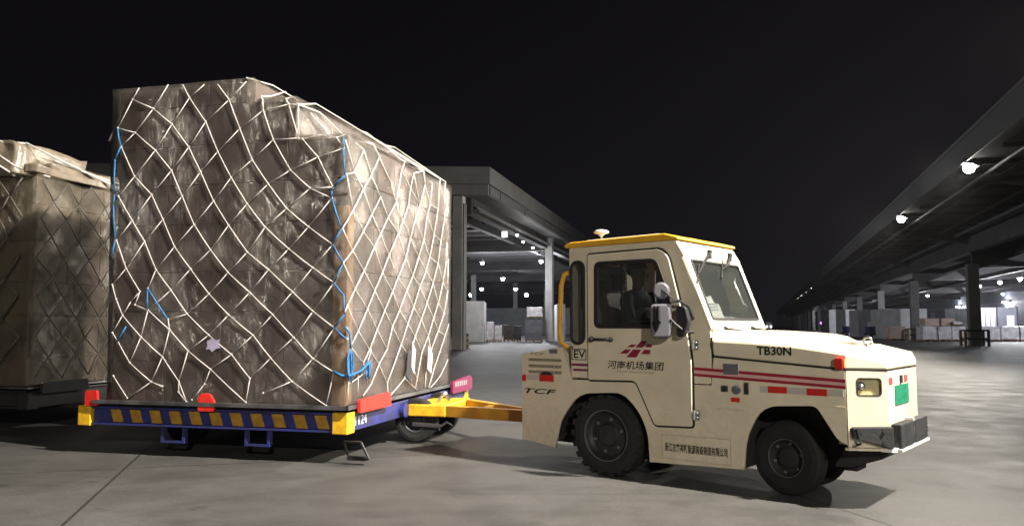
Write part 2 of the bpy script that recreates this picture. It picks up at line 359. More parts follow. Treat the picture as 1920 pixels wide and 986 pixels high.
m.build('purlins', UNDER, hall)
m = MB(); m.cyl((.9, -75, 6.86), .06, 495, 'y', 8); m.cyl((4.3, -75, 6.7), .09, 495, 'y', 8); m.build('pipe', FASC, hall)
m = MB(); m.box(7.5, 7.7, -75, 420, 5.6, 6.0); m.box(14, 14.2, -75, 420, 5.9, 6.3); m.box(22, 22.2, -75, 420, 5.9, 6.3); m.build('inner_girder', UNDER, hall)
for k in range(-4, 17):
    y = 29.1 + 20 * k
    m = MB(); m.prism([(.4, 7.1), (5.2, 6.2), (5.2, 4.6), (6.2, 4.9), (9, 6.0), (29.9, 6.3), (29.9, 7.4), (5.2, 7.25), (.4, 7.14)][::-1], y - .2, y + .2); m.build('roof_beam', UNDER, hall)
    m = MB(); m.box(4.9, 5.55, y - .32, y + .32, 0, 5.0); m.build('column', CONC, hall, bev=.03)
for k in range(-2, 16):
    y = 36 + 20 * k
    m = MB(); m.box(29.8, 29.9, y - 2, y + 2, 0, 4.2); m.build('roller_door', GRAYW if k % 3 else OFFW, hall)
# guards round the foot of the nearer columns
gb = None
for k, lab in ((0, 'yellow and dark guard rail frame round the foot of the nearest hall column'),
               (1, 'dark guard rail frame round the foot of the second hall column'),
               (2, 'dark guard rail frame round the foot of the third hall column'),
               (3, 'small dark guard frame at the foot of the fourth hall column')):
    p = hw(5.2, 29.1 + 20 * k)
    if gb is None:
        gb = empty('column_guard', p, HR, lab, 'column guard', 'guard frames round the hall columns')
        for sx in (-1, 1):
            for sy in (-1, 1):
                m = MB(); m.tube([(sx * .62, sy * .62, 0), (sx * .62, sy * .62, .95)], .09, 10); m.build('guard_post', HAZ if sx < 0 else BLACKP, gb)
        for z in (.45, .95):
            m = MB()
            for a, b_ in (((-.62, -.62), (.62, -.62)), ((.62, -.62), (.62, .62)), ((.62, .62), (-.62, .62)), ((-.62, .62), (-.62, -.62))):
                m.tube([(*a, z), (*b_, z)], .05, 8)
            m.build('guard_rail', DARK, gb)
    else:
        c = copy_tree(gb); c.location = p; c['label'] = lab
# floodlights hung along the roof edge (two are in the frame, the far ones are points, the near ones stand outside it)
names = {4: 'large glaring white floodlight, nearest lit lamp under the hall roof edge', 5: 'second lit floodlight along the hall roof edge, below and left of the glaring one'}
fl0 = None
def floodlight(p, label, watt, f=1.0, group='floodlights along the hall roof edge', sc=1.0):
    global fl0
    if fl0 is None:
        t = empty('floodlight', (0, 0, 0), HR, 'x', 'floodlight')
        m = MB(); m.box(-.28, .28, -.3, .3, .05, .24); m.build('housing', GREYP, t, bev=.02)
        m = MB(); m.ball((0, 0, -.04), .20, 3); m.build('lens', LAMPM, t, True)
        m = MB(); m.box(-.05, .05, -.42, .42, .24, .3); m.box(-.04, .04, -.42, -.38, .05, .3); m.box(-.04, .04, .38, .42, .05, .3); m.build('bracket', BLACKP, t)
        m = MB(); m.cyl((0, 0, .3), .035, .9, 'z', 10); m.build('hanger', BLACKP, t)
        fl0 = t; c = t
    else: c = copy_tree(fl0)
    c.location = p; c.rotation_euler = (0, R(18), HR) if sc == 1 else (0, 0, HR); c.scale = (sc,) * 3
    tag(c, label, 'floodlight', group)
    return c
for i, (x, y, f, aim, beam) in enumerate(FLOOD_SPOTS):
    if i >= 4: floodlight((x + .1, y, 6.95), names[i], 0)
    else: floodlight((x + .1, y, 10.73 if i == 2 else 6.95), ('floodlight under the hall roof edge well behind the camera', 'floodlight under the hall roof edge just behind the camera', 'unseen floodlight raised above the hall roof edge to spread its light, right of the tractor', 'floodlight under the hall roof edge right of the picture')[i], 0)  # third lamp is hung above the row to even out its light
    spot('floodlight_beam', (x - .1, y, 10.4 if i == 2 else 6.62), aim, FLOOD_W * f, FLOOD_COL, size=beam, blend=1)
far = ['tiny far floodlight on the hall roof edge, %s of the cluster of four' % s for s in ('highest', 'second highest', 'second lowest', 'lowest')]
for k in range(4):
    s = 109 + 16 * k; p = hw(.4, s, 7.4); floodlight(p, far[k], 0, sc=1.1)
for k in range(3):
    s = 210 + 60 * k; p = hw(.4, s, 7.4); floodlight(p, ('faint speck of light just beyond the four far floodlights', 'faint second speck of light beyond the four far floodlights', 'faintest last speck of light on the hall roof edge')[k], 0, sc=.8)
# ceiling lamps inside the hall
def ceiling_lamp(p, label, group, W=0, r=.22, drop=1.4, col=(.93, .95, 1)):
    t = empty('ceiling_lamp', p, 0, label, 'ceiling lamp', group)
    m = MB(); m.lathe([(r * .3, .28), (r * .5, .2), (r * 1.15, .0), (r * 1.05, -.02)], (0, 0, 0), 'z', 16); m.build('lamp_shade', GREYP, t, True)
    m = MB(); m.ball((0, 0, -.06), r * .85, 2); m.build('bulb', LAMPC, t, True)
    m = MB(); m.cyl((0, 0, .28), .02, drop, 'z', 8); m.build('hanger', BLACKP, t)
    if W: point('lamp_or_fill_glow', (p[0], p[1], p[2] - .35), W * 7, col)
    return t
for x, y, lab, W in ((15, 55.8, 'hanging hall lamp nearest the right edge of the picture, highest of its row', 420), (15, 62.2, 'hanging hall lamp, second from the right edge of the picture', 300), (15, 70, 'hanging hall lamp just right of the nearest column', 300),
                     (15, 98, 'hanging hall lamp between the nearest and the second column, left of the two there', 300), (23.5, 95, 'low hanging hall lamp close beside the nearest column on its right', 200), (23.3, 107, 'hanging hall lamp close left of the nearest column', 200)):
    p = hw(x, y, 5.5); ceiling_lamp(p, lab, 'hanging lamps inside the right-hand hall', W)
for x, y, lab in ((12, 150, 'dim hall lamp above the far column row, left of the wall panels'), (9, 185, 'small far hall lamp over the dark end of the hall'), (14, 250, 'faint hall lamp farthest left under the hall roof')):
    ceiling_lamp(hw(x, y, 5.0), lab, 'hanging lamps inside the right-hand hall', 250, r=.35)
for x, y, W in ((20, 30, 350), (20, 42, 350)):
    ceiling_lamp(hw(x, y, 5.5), 'hanging hall lamp outside the picture to the right', 'hanging lamps inside the right-hand hall', W)
# wall lights: long pale battens on the rear wall
wl0 = None
for y, lab in ((92, 'bright batten light on the hall rear wall beside the nearest column'), (118, 'batten light on the hall rear wall between the two near columns'), (150, 'batten light on the hall rear wall left of the second column')):
    t = empty('wall_light', hw(29.7, y, 4.9), HR, lab, 'wall light', 'batten lights on the rear wall')
    m = MB(); m.box(-.1, .1, -1.6, 1.6, 0, .12); m.build('fitting', GREYP, t)
    m = MB(); m.box(-.16, -.11, -1.5, 1.5, -.05, .1); m.build('tube', LAMPC, t)
    q = hw(28.8, y, 4.5); point('lamp_or_fill_glow', q, 1200, (.9, .93, 1))

def D2W(u, d, z=0):  # picture column and true distance -> ground point (layout of far goods)
    return Vector(((u - 960) / 1500 * d, d, z))
def goods(kind, u0, u1, d, h, depth, label, cat, material, z0=0, group=None, slab=True, rz=0, extra=None):
    a, b_ = D2W(u0, d), D2W(u1, d); wd = (b_ - a).x
    t = empty(kind, ((a.x + b_.x) / 2, d, z0), rz, label, cat, group)
    base = .14 if slab else 0
    if slab:
        m = MB()
        for k in range(3): m.box(-wd / 2 + k * (wd - .12) / 2, -wd / 2 + k * (wd - .12) / 2 + .12, 0, depth, 0, .10)
        m.box(-wd / 2, wd / 2, 0, depth, .10, .14); m.build('pallet', TAN, t)
    m = MB(); m.box(-wd / 2 + .01, wd / 2 - .01, .01, depth, base, h); bmesh.ops.subdivide_edges(m.bm, edges=m.bm.edges[:], cuts=5, use_grid_fill=True)
    if slab:
        for v in m.bm.verts:
            nv = noise.noise_vector(Vector((v.co.x + a.x, v.co.y, v.co.z)) * 2.3) * .05; v.co += nv
    m.build('load' if slab else 'body', material, t, smooth=False, bev=.02 if not slab else 0)
    if extra: extra(t, wd, h)
    return t
def ribs(t, wd, h):
    m = MB(); n = max(3, int(wd / .35))
    for k in range(n): x = -wd / 2 + .1 + k * (wd - .2) / (n - 1); m.box(x - .04, x + .04, -.04, -.001, .1, h - .1)
    m.build('wall_rib', GRAYW, t)
def door_(t, wd, h):
    m = MB(); m.box(-wd * .1, wd * .35, -.05, -.002, .05, min(2.1, h * .75)); m.build('door', BROWN, t)
G = 'white wrapped pallets in a row'
for (u0, u1, lab) in ((1728, 1756, 'white wrapped pallet at the left end of the low row, by the second column'), (1757, 1781, 'white wrapped pallet under the left pink cartons'), (1783, 1808, 'white wrapped pallet close left of the nearest column'),
                      (1836, 1872, 'white wrapped pallet close right of the nearest column'), (1874, 1908, 'white wrapped pallet second from the right edge of the picture'), (1910, 1950, 'white wrapped pallet cut by the right edge of the picture')):
    goods('wrapped_pallet', u0, u1, 64 + random.uniform(-.3, .3), 1.17, 1.1, lab, 'pallet load', WRAPW, group=G)
goods('carton_stack', 1732, 1759, 64.2, .60, .9, 'pink-brown carton block on top of the white pallets, the left of two', 'cartons', PINKC, z0=1.21, slab=False, group='carton blocks on the white pallets')
goods('carton_stack', 1763, 1789, 64.2, .60, .9, 'pink-brown carton block on top of the white pallets, the right of two', 'cartons', PINKC, z0=1.21, slab=False, group='carton blocks on the white pallets')
goods('wrapped_bundle', 1786, 1803, 63.9, .34, .9, 'small lumpy white bundle lying right of the pink cartons on the pallets', 'bundle', WRAPW, z0=1.21, slab=True)
goods('shipping_container', 1835, 1866, 75, 2.9, 6, 'ribbed pale container standing behind the pallets right of the nearest column', 'container', OFFW, slab=False, extra=ribs)
goods('storage_cabin', 1869, 1905, 76, 2.95, 3, 'dark cabin behind the pallets near the right edge of the picture', 'cabin', WALLB, slab=False, extra=lambda t, a, h: MB().box(-a * .05, a * .33, -.05, -.003, .05, 2.2).build('door', OFFW, t))
goods('shipping_container', 1687, 1737, 72, 2.75, 6, 'large pale grey container behind the second column', 'container', OFFW, slab=False)
goods('shipping_container', 1656, 1686, 80, 2.9, 6, 'grey-blue container between the second and third columns', 'container', GRAYW, slab=False)
goods('wrapped_pallet', 1667, 1695, 68, 1.15, 1.1, 'cream wrapped pallet left of the second column', 'pallet load', PINKC, group=None)
goods('wrapped_pallet', 1634, 1648, 80, 1.6, 1.1, 'pale tall wrapped pallet beside the third column', 'pallet load', WRAPW)
goods('storage_cabin', 1612, 1646, 88, 2.95, 3, 'white cabin with a brown door between the third and fourth columns', 'cabin', OFFW, slab=False, extra=door_)
goods('storage_cabin', 1584, 1603, 98, 3.2, 3, 'narrow white cabin left of the fourth column', 'cabin', OFFW, slab=False)
goods('storage_cabin', 1553, 1574, 120, 3.6, 3, 'dim white cabin farthest left under the hall roof', 'cabin', OFFW, slab=False)
for u, d, lab in ((1642, 77, 'dark blue drum trolley beside the third column'), (1596, 92, 'low dark cart near the fourth column')):
    t = empty('hand_cart', D2W(u, d), 0, lab, 'cart')
    m = MB(); m.box(-.8, .8, 0, 1.1, .35, .5); m.build('deck', DARK, t)
    m = MB(); m.box(-.7, .7, .1, 1, .5, 1.15); m.build('crate', BLUE, t)
    for sx in (-1, 1): m = MB(); m.cyl((sx * .6, -.05, .17), .17, .1, 'y', 14); m.build('wheel', TYRE, t)
# purple signal lamps and the far end of the apron
PUR = mat('lit_purple_lamp', (1, 1, 1), .5, emit=((.45, .12, .9), 5))
for u, z, lab in ((1538, 1.7, 'purple signal lamp deep under the hall, left of a pair'), (1545, 1.7, 'purple signal lamp deep under the hall, right of a pair')):
    t = empty('signal_lamp', D2W(u, 150), 0, lab, 'signal lamp', 'purple signal lamps'); m = MB(); m.cyl((0, 0, 0), .06, 1.6, 'z', 8); m.build('post', DARK, t)
    m = MB(); m.ball((0, 0, z), .22); m.build('bulb', PUR, t)
GLM = mat('lit_white_headlamp', (1, 1, 1), .5, emit=((.9, .93, 1), 12))
for u, d, lab in ((1440, 240, 'far van with its headlamps lit at the vanishing end of the hall'), (1427, 300, 'farthest vehicle with a lit headlamp, just right of the tractor windscreen')):
    t = empty('far_van', D2W(u, d), .2, lab, 'van')
    m = MB(); m.prism([(-1, 0.3), (1, .3), (1, 1.6), (.8, 2.3), (-.8, 2.3), (-1, 1.6)], 0, 5); m.build('body', OFFW, t)
    for sx in (-.7, .7): m = MB(); m.ball((sx, -.05, .9), .22); m.build('headlight', GLM, t)
    for sx in (-.8, .8): m = MB(); m.cyl((sx, .6, .35), .35, .2, 'x', 14); m.build('wheel', TYRE, t)

# ---------------- left-hand terminal roof on big piers
BD = Vector((.24, .97, 0)).normalized(); BR = -math.atan2(.24, .97)
T0 = Vector((-1.15, 41, 0))
term = empty('terminal_canopy', T0, BR, 'grey flat-roofed open terminal on thick piers, between the netted cargo and the tractor', 'building')
# thing space: x to the right, y along the building away from the camera
def tw(x, y, z=0): return Vector((T0.x + x * BD.y + y * BD.x, T0.y - x * BD.x + y * BD.y, z))
m = MB(); m.prism([(0, 0), (0, 130), (-45, 130), (-45, -13), (-40, -11.8)], 8.55, 9.45, 'z'); m.build('roof', TFASC, term)
m = MB(); m.prism([(-.12, .1), (-.12, 129.9), (-44, 129.9), (-44, -12)], 8.0, 8.545, 'z'); m.build('fascia', TFASC, term)
m = MB(); m.box(-.115, -.05, .3, 2.2, 8.04, 8.5)
for k in range(20): m.box(-.115, -.05, 2.4 + k * 6, 8.2 + k * 6, 8.04, 8.5)
m.build('fascia_panel', FASL, term)
m = MB(); m.prism([(-1.2, 1), (-1.2, 129), (-1.7, 129), (-1.7, 1)], 7.2, 7.99, 'z'); m.build('girder', UNDER, term)
m = MB(); m.prism([(-3.2, 2), (-3.2, 129), (-3.6, 129), (-3.6, 2)], 7.4, 7.99, 'z'); m.build('girder', UNDER, term)
for k in range(6):
    y = .35 + 21.0 * k; x = -1.77 + .66 * k
    m = MB(); m.box(x - .28, x + .28, y - .3, y + .3, 0, 8.0); m.build('pier', TCONC, term, bev=.03)
    m = MB(); m.box(x - 20.3, x - 19.7, y - .3, y + .3, 0, 8.0); m.build('pier', TCONC, term, bev=.03)
    m = MB(); m.box(-44, -1.2, y + .35, y + .85, 7.1, 7.98); m.build('roof_beam', UNDER, term)
m = MB(); m.box(-1.48, -1.42, .1, .6, 0, 7.6); m.build('cable_duct', FASL, term)
m = MB(); m.box(-44, 6, 75, 75.3, 0, 3.8); m.build('rear_wall', GRAYW, term)
m = MB(); m.box(-.6, -.1, -.02, .1, 8.9, 9.05); m.build('vent', DARK, term)
for (u, v_, lab) in ((904, 487, 'ceiling lamp in the terminal, upper left of the seven'), (1015, 484, 'ceiling lamp in the terminal beside the second pier, upper right'), (943, 518, 'ceiling lamp alone at the middle of the terminal opening'),
                     (903, 538, 'ceiling lamp in the terminal, left one of the lower middle pair'), (967, 538, 'ceiling lamp in the terminal, right one of the lower middle pair'), (883, 550, 'lowest left ceiling lamp in the terminal'), (987, 550, 'lowest right ceiling lamp in the terminal')):
    d = 5.75 * 1500 / (610 - v_); ceiling_lamp(D2W(u, d, 6.8), lab, 'ceiling lamps in the left-hand terminal', 260 if d < 100 else 0, r=.24 * d / 85, drop=.9)
# lamps mounted on the inner girder
for (x, y, z, lab) in ((-1.0, 10.2, 7.05, 'round lamp on the terminal girder, upper one of three'), (-.9, 11.5, 6.75, 'small round lamp on the terminal girder, left of the lower two'), (-.5, 12.6, 6.45, 'small round lamp on the terminal girder, right of the lower two')):
    floodlight(tw(x, y, z), lab, 0, group='lamps on the terminal girder', sc=.38)
m = MB()
for k in range(1, 44): m.box(-12, -1.75, 1.1 + k * 2.9, 1.2 + k * 2.9, 7.75, 7.97)
m.build('purlins', UNDER, term)
m = MB(); m.cyl((-1.0, 1, 7.5), .06, 120, 'y', 8); m.cyl((-.85, 1, 7.32), .035, 120, 'y', 8); m.build('pipe', FASL, term)
t = empty('sign_box', tw(-1.3, 7.2, 6.35), BR, 'bright white light box on the terminal girder', 'light box')
m = MB(); m.box(.05, .43, 0, .25, .2, .6); m.build('housing', GREYP, t); m = MB(); m.box(.07, .41, -.03, -.005, .22, .58); m.build('panel', mat('lit_sign_panel', (1, 1, 1), .5, emit=((1, .98, .95), 2.2)), t)
point('lamp_or_fill_glow', tw(.2, 11, 5.6), 120, (1, .97, .92))
point('lamp_or_fill_glow', tw(-4, 14, 5.2), 400, (1, .97, .95))  # fill light added to brighten the container; no fixture hangs here
# goods under the terminal
goods('shipping_container', 868, 908, 61, 3.1, 5, 'tall pale container standing just right of the first terminal pier', 'container', OFFW, slab=False)
goods('wrapped_pallet', 912, 926, 62, 1.5, 1.2, 'white wrapped pallet right of the pale container, the taller of two', 'pallet load', WRAPW, group='wrapped pallets under the terminal')
goods('wrapped_pallet', 927, 941, 62, 1.25, 1.2, 'white wrapped pallet right of the pale container, the lower of two', 'pallet load', WRAPW, group='wrapped pallets under the terminal')
goods('wrapped_pallet', 944, 962, 63, 1.3, 1.2, 'dull brown pallet load in the middle of the terminal opening', 'pallet load', CARTON)
goods('wrapped_pallet', 963, 977, 63, 1.2, 1.2, 'dark pallet load left of the white-topped truck', 'pallet load', UNDER)
goods('shipping_container', 1044, 1060, 66, 3.0, 4, 'pale container seen between the yellow handrail and the cab', 'container', OFFW, slab=False)
goods('wrapped_pallet', 985, 1017, 61, 1.75, 1.4, 'dark tall pallet load under a white bundle beside the second terminal pier', 'pallet load', WALLB)
goods('wrapped_bundle', 988, 1017, 60.9, .85, 1.3, 'bright white lumpy bundle on the dark load beside the second terminal pier', 'bundle', WRAPW, z0=1.79)
point('lamp_or_fill_glow', D2W(1000, 59.5, 4.6), 260, (.95, .97, 1))  # fill light added in front of the white bundle, without a fixture
bd = None
for u, lab in ((865.5, 'yellow and black bollard by the first terminal pier, the left one'), (875, 'yellow and black bollard by the first terminal pier, the right one')):
    if bd is None:
        bd = empty('bollard', D2W(u, 43), 0, lab, 'bollard', 'bollards by the first terminal pier')
        m = MB(); m.cyl((0, 0, 0), .12, .82, 'z', 16); m.build('post', HAZ, bd)
        for z in (.08, .38, .68): m = MB(); m.cyl((0, 0, z), .125, .13, 'z', 16); m.build('band', BLACKP, bd)
        m = MB(); m.cyl((0, 0, 0), .2, .03, 'z', 16); m.build('base', DARK, bd)
    else: c = copy_tree(bd); c.location = D2W(u, 43); c['label'] = lab

# ================================================================== NETTED CARGO
CR = -math.atan(381 / 1500)
P0 = Vector((-1.517, 7.305, 0))
TIERS = [(-2.5, 0.0, 3.0), (-2.5, -.54, 3.39), (-2.5, -.985, 3.6)]   # x0, x1, top height
def disp(p, amp=.004, lean=.07):
    q = Vector(p); nz = noise.noise_vector(Vector((q.x * 1.7, q.y * 1.7, q.z * 1.1))) * amp * 1.6 + noise.noise_vector(q * 5.5) * amp * .8
    nz.z *= .6
    q = q + nz
    q.x -= lean * max(0, (q.z - .55)) / 3 * max(0, min(1, -q.x / 2.4)); return q
def shell(tiers, depth, zb, out, name, material, parent, amp=.004, lean=.07, step=.085):
    """stretch film drawn tightly over the stepped stack: front, sides, back and steps as one skin"""
    xs0, xs1 = tiers[0][0], tiers[0][1]
    # stepped outline in the (x, z) plane
    prof = [(xs0 - out, zb), (xs0 - out, tiers[-1][2] + out)]
    for i in range(len(tiers) - 1, -1, -1):
        prof.append((tiers[i][1] + out, tiers[i][2] + out)); prof.append((tiers[i][1] + out, tiers[i - 1][2] + out if i > 0 else zb))
    m = MB(); key = {}
    def V(x, y, z):
        k = (round(x, 3), round(y, 3), round(z, 3))
        if k not in key: key[k] = m.bm.verts.new(disp((x, y, z), amp, lean))
        return key[k]
    xs = sorted({p[0] for p in prof}); zs = sorted({p[1] for p in prof}); ys = [-out, depth + out]
    def dens(a):
        o = []
        for p, q in zip(a, a[1:]):
            n = max(1, round((q - p) / step)); o += [p + (q - p) * k / n for k in range(n)]
        return o + [a[-1]]
    X, Z, Y = dens(xs), dens(zs), dens(ys)
    def top(x):
        t = zb
        for a, b_, c in tiers:
            if a - out - 1e-4 <= x <= b_ + out + 1e-4: t = max(t, c + out)
        return t
    for y in (ys[0], ys[-1]):
        for a, b_ in zip(X, X[1:]):
            for c, d in zip(Z, Z[1:]):
                if (c + d) / 2 < top((a + b_) / 2):
                    f = [V(a, y, c), V(b_, y, c), V(b_, y, d), V(a, y, d)]; m.bm.faces.new(f if y < 0 else f[::-1])
    for p, q in zip(prof, prof[1:]):
        if abs(p[0] - q[0]) < 1e-6: seq = [(p[0], z) for z in Z if min(p[1], q[1]) - 1e-6 <= z <= max(p[1], q[1]) + 1e-6]
        else: seq = [(x, p[1]) for x in X if min(p[0], q[0]) - 1e-6 <= x <= max(p[0], q[0]) + 1e-6]
        for (a, c), (b_, d) in zip(seq, seq[1:]):
            for y0, y1 in zip(Y, Y[1:]): m.bm.faces.new([V(a, y0, c), V(a, y1, c), V(b_, y1, d), V(b_, y0, d)])
    return m.build(name, material, parent, smooth=True)
def cartons(tiers, depth, zb, parent, cols=(CARTON, CARTON2, CARTON)):
    x0 = tiers[0][0]; h = (tiers[0][2] - zb) / 6
    def carton(a, b_, y0, y1, z0, z1):
        j = lambda s=.006: random.uniform(-s, s)
        m = MB(); m.box(a + .0015 + abs(j(.003)), b_ - .0015 - abs(j(.003)), y0 + .003 + abs(j(.010)), y1 - .002, z0 + .001, z1 - .002)
        o = m.build('carton', random.choice(cols), parent, bev=.008); return o
    nx, ny = 4, 5; wx = (tiers[0][1] - x0) / nx; wy = depth / ny
    hs = [random.uniform(.8, 1.25) for _ in range(6)]; tot = sum(hs); zc = [zb]
    for q_ in hs: zc.append(zc[-1] + q_ / tot * (tiers[0][2] - zb))
    for r in range(6):
        xe = [x0] + [x0 + i * wx + random.uniform(-.14, .14) for i in range(1, nx - 1)] + [x0 + (nx - 1) * wx]
        for i in range(nx - 1): carton(xe[i], xe[i + 1], 0, wy, zc[r], zc[r + 1])
        ye = [0] + [k * wy + random.uniform(-.13, .13) for k in range(1, ny)] + [depth]
        for k in range(ny): carton(x0 + (nx - 1) * wx, x0 + nx * wx, ye[k], ye[k + 1], zc[r], zc[r + 1])
    for ti in range(1, len(tiers)):
        xa, xb, zt = tiers[ti]; zl = tiers[ti - 1][2]; n = 4 if xb - xa > 1.8 else 3; wx2 = (xb - xa) / n
        for i in range(n - 1): carton(xa + i * wx2, xa + (i + 1) * wx2, 0, depth / 2, zl, zt)
        for k in range(4): carton(xb - wx2, xb, k * depth / 4, (k + 1) * depth / 4, zl, zt)
    m = MB(); m.box(x0 + .01, tiers[0][1] - wx - .01, wy + .01, depth - .01, zb, tiers[0][2] - .01); m.build('inner_cartons', CARTON, parent)
NODES = {'a1':(-2.27, 3.61), 'a2':(-1.93, 3.62), 'a3':(-1.76, 3.6), 'a4':(-1.52, 3.59), 'a5':(-1.37, 3.58), 'a6':(-1.06, 3.58), 'n1':(-2.34, 3.5), 'n2':(-2.09, 3.39), 'n3':(-1.87, 3.22), 'n4':(-1.68, 3.47), 'n5':(-1.49, 3.22), 'n6':(-1.24, 3.42), 'n7':(-2.5, 3.22), 'n8':(-2.29, 3.16), 'n9':(-2.45, 3.03), 'n10':(-2.05, 2.97), 'n11':(-1.67, 2.98), 'n12':(-1.35, 2.92), 'n13':(-2.28, 2.72), 'n14':(-1.86, 2.76), 'n15':(-1.53, 2.73), 'n16':(-1.12, 3.13), 'n17':(-0.87, 3.29), 'n17b':(-0.88, 3.39), 'n18':(-0.6, 3.33), 'n18b':(-0.63, 3.38), 'n19':(-0.5, 3.32), 'n20':(-0.76, 3.0), 'n21':(-0.49, 3.0), 'n22':(-0.98, 2.82), 'n23':(-0.45, 2.99), 'n24':(-0.29, 2.81), 'n25':(-0.03, 2.88), 'n26':(-0.1, 2.98), 'n27':(-0.57, 2.7), 'n28':(-0.8, 2.58), 'n29':(-1.2, 2.66), 'n30':(-0.36, 2.52), 'n31':(-0.13, 2.52), 'n32':(-0.14, 2.42), 'n33':(-0.6, 2.34), 'n34':(-1.02, 2.4), 'n35':(-1.21, 2.2), 'n36':(-0.82, 2.17), 'n37':(-0.37, 2.16), 'n38':(-0.03, 2.13), 'n39':(-0.57, 1.96), 'n40':(-0.12, 1.99), 'n41':(-1.0, 1.94), 'n42':(-0.77, 1.77), 'n43':(-0.32, 1.78), 'n44':(-0.01, 1.82), 'n45':(-0.52, 1.56), 'n46':(-0.1, 1.64), 'n47':(-0.96, 1.56), 'n48':(-1.2, 1.75), 'm1':(-2.46, 2.53), 'm2':(-2.29, 2.28), 'm3':(-2.08, 2.53), 'm4':(-1.94, 2.28), 'm5':(-1.73, 2.5), 'm6':(-1.59, 2.22), 'm7':(-1.38, 2.44), 'm9':(-2.46, 2.09), 'm10':(-2.14, 2.07), 'm11':(-1.8, 2.01), 'm12':(-1.4, 1.97), 'm13':(-2.34, 1.81), 'm14':(-2.0, 1.79), 'm15':(-1.61, 1.79), 'm17':(-2.49, 1.65), 'm18':(-2.17, 1.58), 'm19':(-2.08, 1.61), 'm20':(-1.82, 1.59), 'm21':(-1.4, 1.55), 'o1':(-2.27, 1.48), 'p1':(-2.44, 1.51), 'p2':(-2.22, 1.45), 'p3':(-2.07, 1.4), 'p4':(-2.36, 1.35), 'p5':(-1.84, 1.31), 'p6':(-1.82, 1.21), 'p7':(-1.63, 1.36), 'p8':(-2.47, 1.18), 'p9':(-2.14, 1.14), 'p10':(-1.39, 1.16), 'p11':(-1.18, 1.35), 'p12':(-1.89, 0.95), 'p13':(-1.61, 1.01), 'p14':(-2.26, 0.89), 'p15':(-2.01, 0.71), 'p16':(-1.7, 0.72), 'p17':(-1.61, 0.53), 'p17b':(-1.7, 0.62), 'p18':(-1.36, 0.84), 'p19':(-2.27, 0.55), 'p20':(-2.44, 0.76), 'p21':(-1.55, 0.55), 'p23':(-1.42, 0.7), 'p22':(-2.4, 1.09), 'p24':(-1.88, 0.67), 'q1':(-0.72, 1.35), 'q2':(-0.31, 1.38), 'q3':(-0.92, 1.16), 'q4':(-0.5, 1.14), 'q5':(-0.09, 1.23), 'q6':(-1.14, 0.98), 'q7':(-0.73, 0.95), 'q8':(-0.3, 0.95), 'q9':(-0.94, 0.76), 'q10':(-0.51, 0.74), 'q11':(-0.09, 0.83), 'q12':(-0.98, 0.54), 'q14':(-0.16, 0.53), 'q15':(0.04, 1.13), 'q16':(-0.8, 0.63), 'b1':(-0.03, 2.98), 'b2':(-0.01, 2.62), 'b3':(-2.51, 2.9), 'b4':(-2.5, 2.55), 'b5':(-2.51, 2.44), 'b6':(-2.47, 2.09), 'b7':(-2.5, 1.93), 'b8':(-0.0, 1.52), 'b9':(0.01, 1.35), 'b10':(-2.31, 1.24)}
EDGES = 'a1-n1 n1-n7 n1-n2 a2-n2 n2-n8 n2-n3 n4-n3 a3-n4 a4-n4 n4-n5 n3-n10 n3-n11 n5-n11 n6-n5 a5-n6 n7-n8 n8-n9 n8-n10 n9-n13 n10-n13 n10-n14 n11-n14 n11-n15 n5-n12 n12-n15 n6-n16 n16-n12 a6-n6 n13-m1 n13-m3 n14-m3 n14-m5 n15-m5 n15-m7 n12-n29 n29-m7 n16-n22 n22-n29 n17-n16 n17b-n17 n17-n20 n17-n18 n18-n18b n18-n19 n18-n21 n19-n21 n20-n21 n20-n22 n20-n27 n22-n28 n28-n34 n28-n33 n27-n28 n27-n24 n27-n30 n23-n24 n24-n25 n24-n31 n26-n25 n30-n31 n30-n33 n30-n32 n32-n37 n33-n37 n33-n36 n34-n36 n29-n34 n34-n35 m7-n35 n35-m12 n35-n41 n36-n41 n36-n39 n37-n39 n37-n40 n39-n42 n39-n43 n40-n43 n41-n42 n41-n48 n42-n47 n42-n45 n43-n45 n43-n46 n48-n47 n47-q1 n47-p11 n45-q1 n45-q2 n46-q2 q1-q3 q1-q4 q2-q4 q2-q5 q3-p11 q3-q6 q3-q7 q4-q7 q4-q8 q5-q8 q6-q9 q7-q9 q7-q10 q8-q10 q8-q11 q9-q12 q10-q14 q10-q16 q11-q14 q6-p18 p10-q6 p11-p10 m21-p11 m21-p7 n48-m21 m12-n48 m12-m15 m15-m20 m15-m21 m11-m15 m11-m14 m6-m11 m6-m12 m7-m6 m5-m6 m5-m4 m4-m11 m4-m10 m3-m4 m1-m2 m3-m2 m2-m9 m2-m10 m10-m13 m10-m14 m9-m13 m13-m17 m13-m18 m14-m19 m14-m20 m18-p2 m18-o1 m20-p7 m20-p3 p2-p3 p3-p9 p3-p6 p5-p6 p5-p7 p4-o1 m17-p1 p1-p4 p4-p8 p4-p9 p9-p12 p9-p14 p12-p15 p12-p16 p6-p12 p6-p13 p7-p10 p10-p13 p13-p16 p13-p18 p16-p17 p16-p17b p17b-p17 p18-q12 p18-p23 p23-p21 p14-p15 p14-p22 p22-p8 p15-p19 p20-p19 p15-p24'
BLUE_EDGES = 'n7-n9 n25-b1 n25-b2 b2-n31 n31-n32 n32-n38 n38-n40 n40-n44 n44-n46 n46-b8 b8-b9 b9-q5 q5-q15 b3-b4 b5-b6 b6-b7 m19-p5 b10-p22 m19-p3'
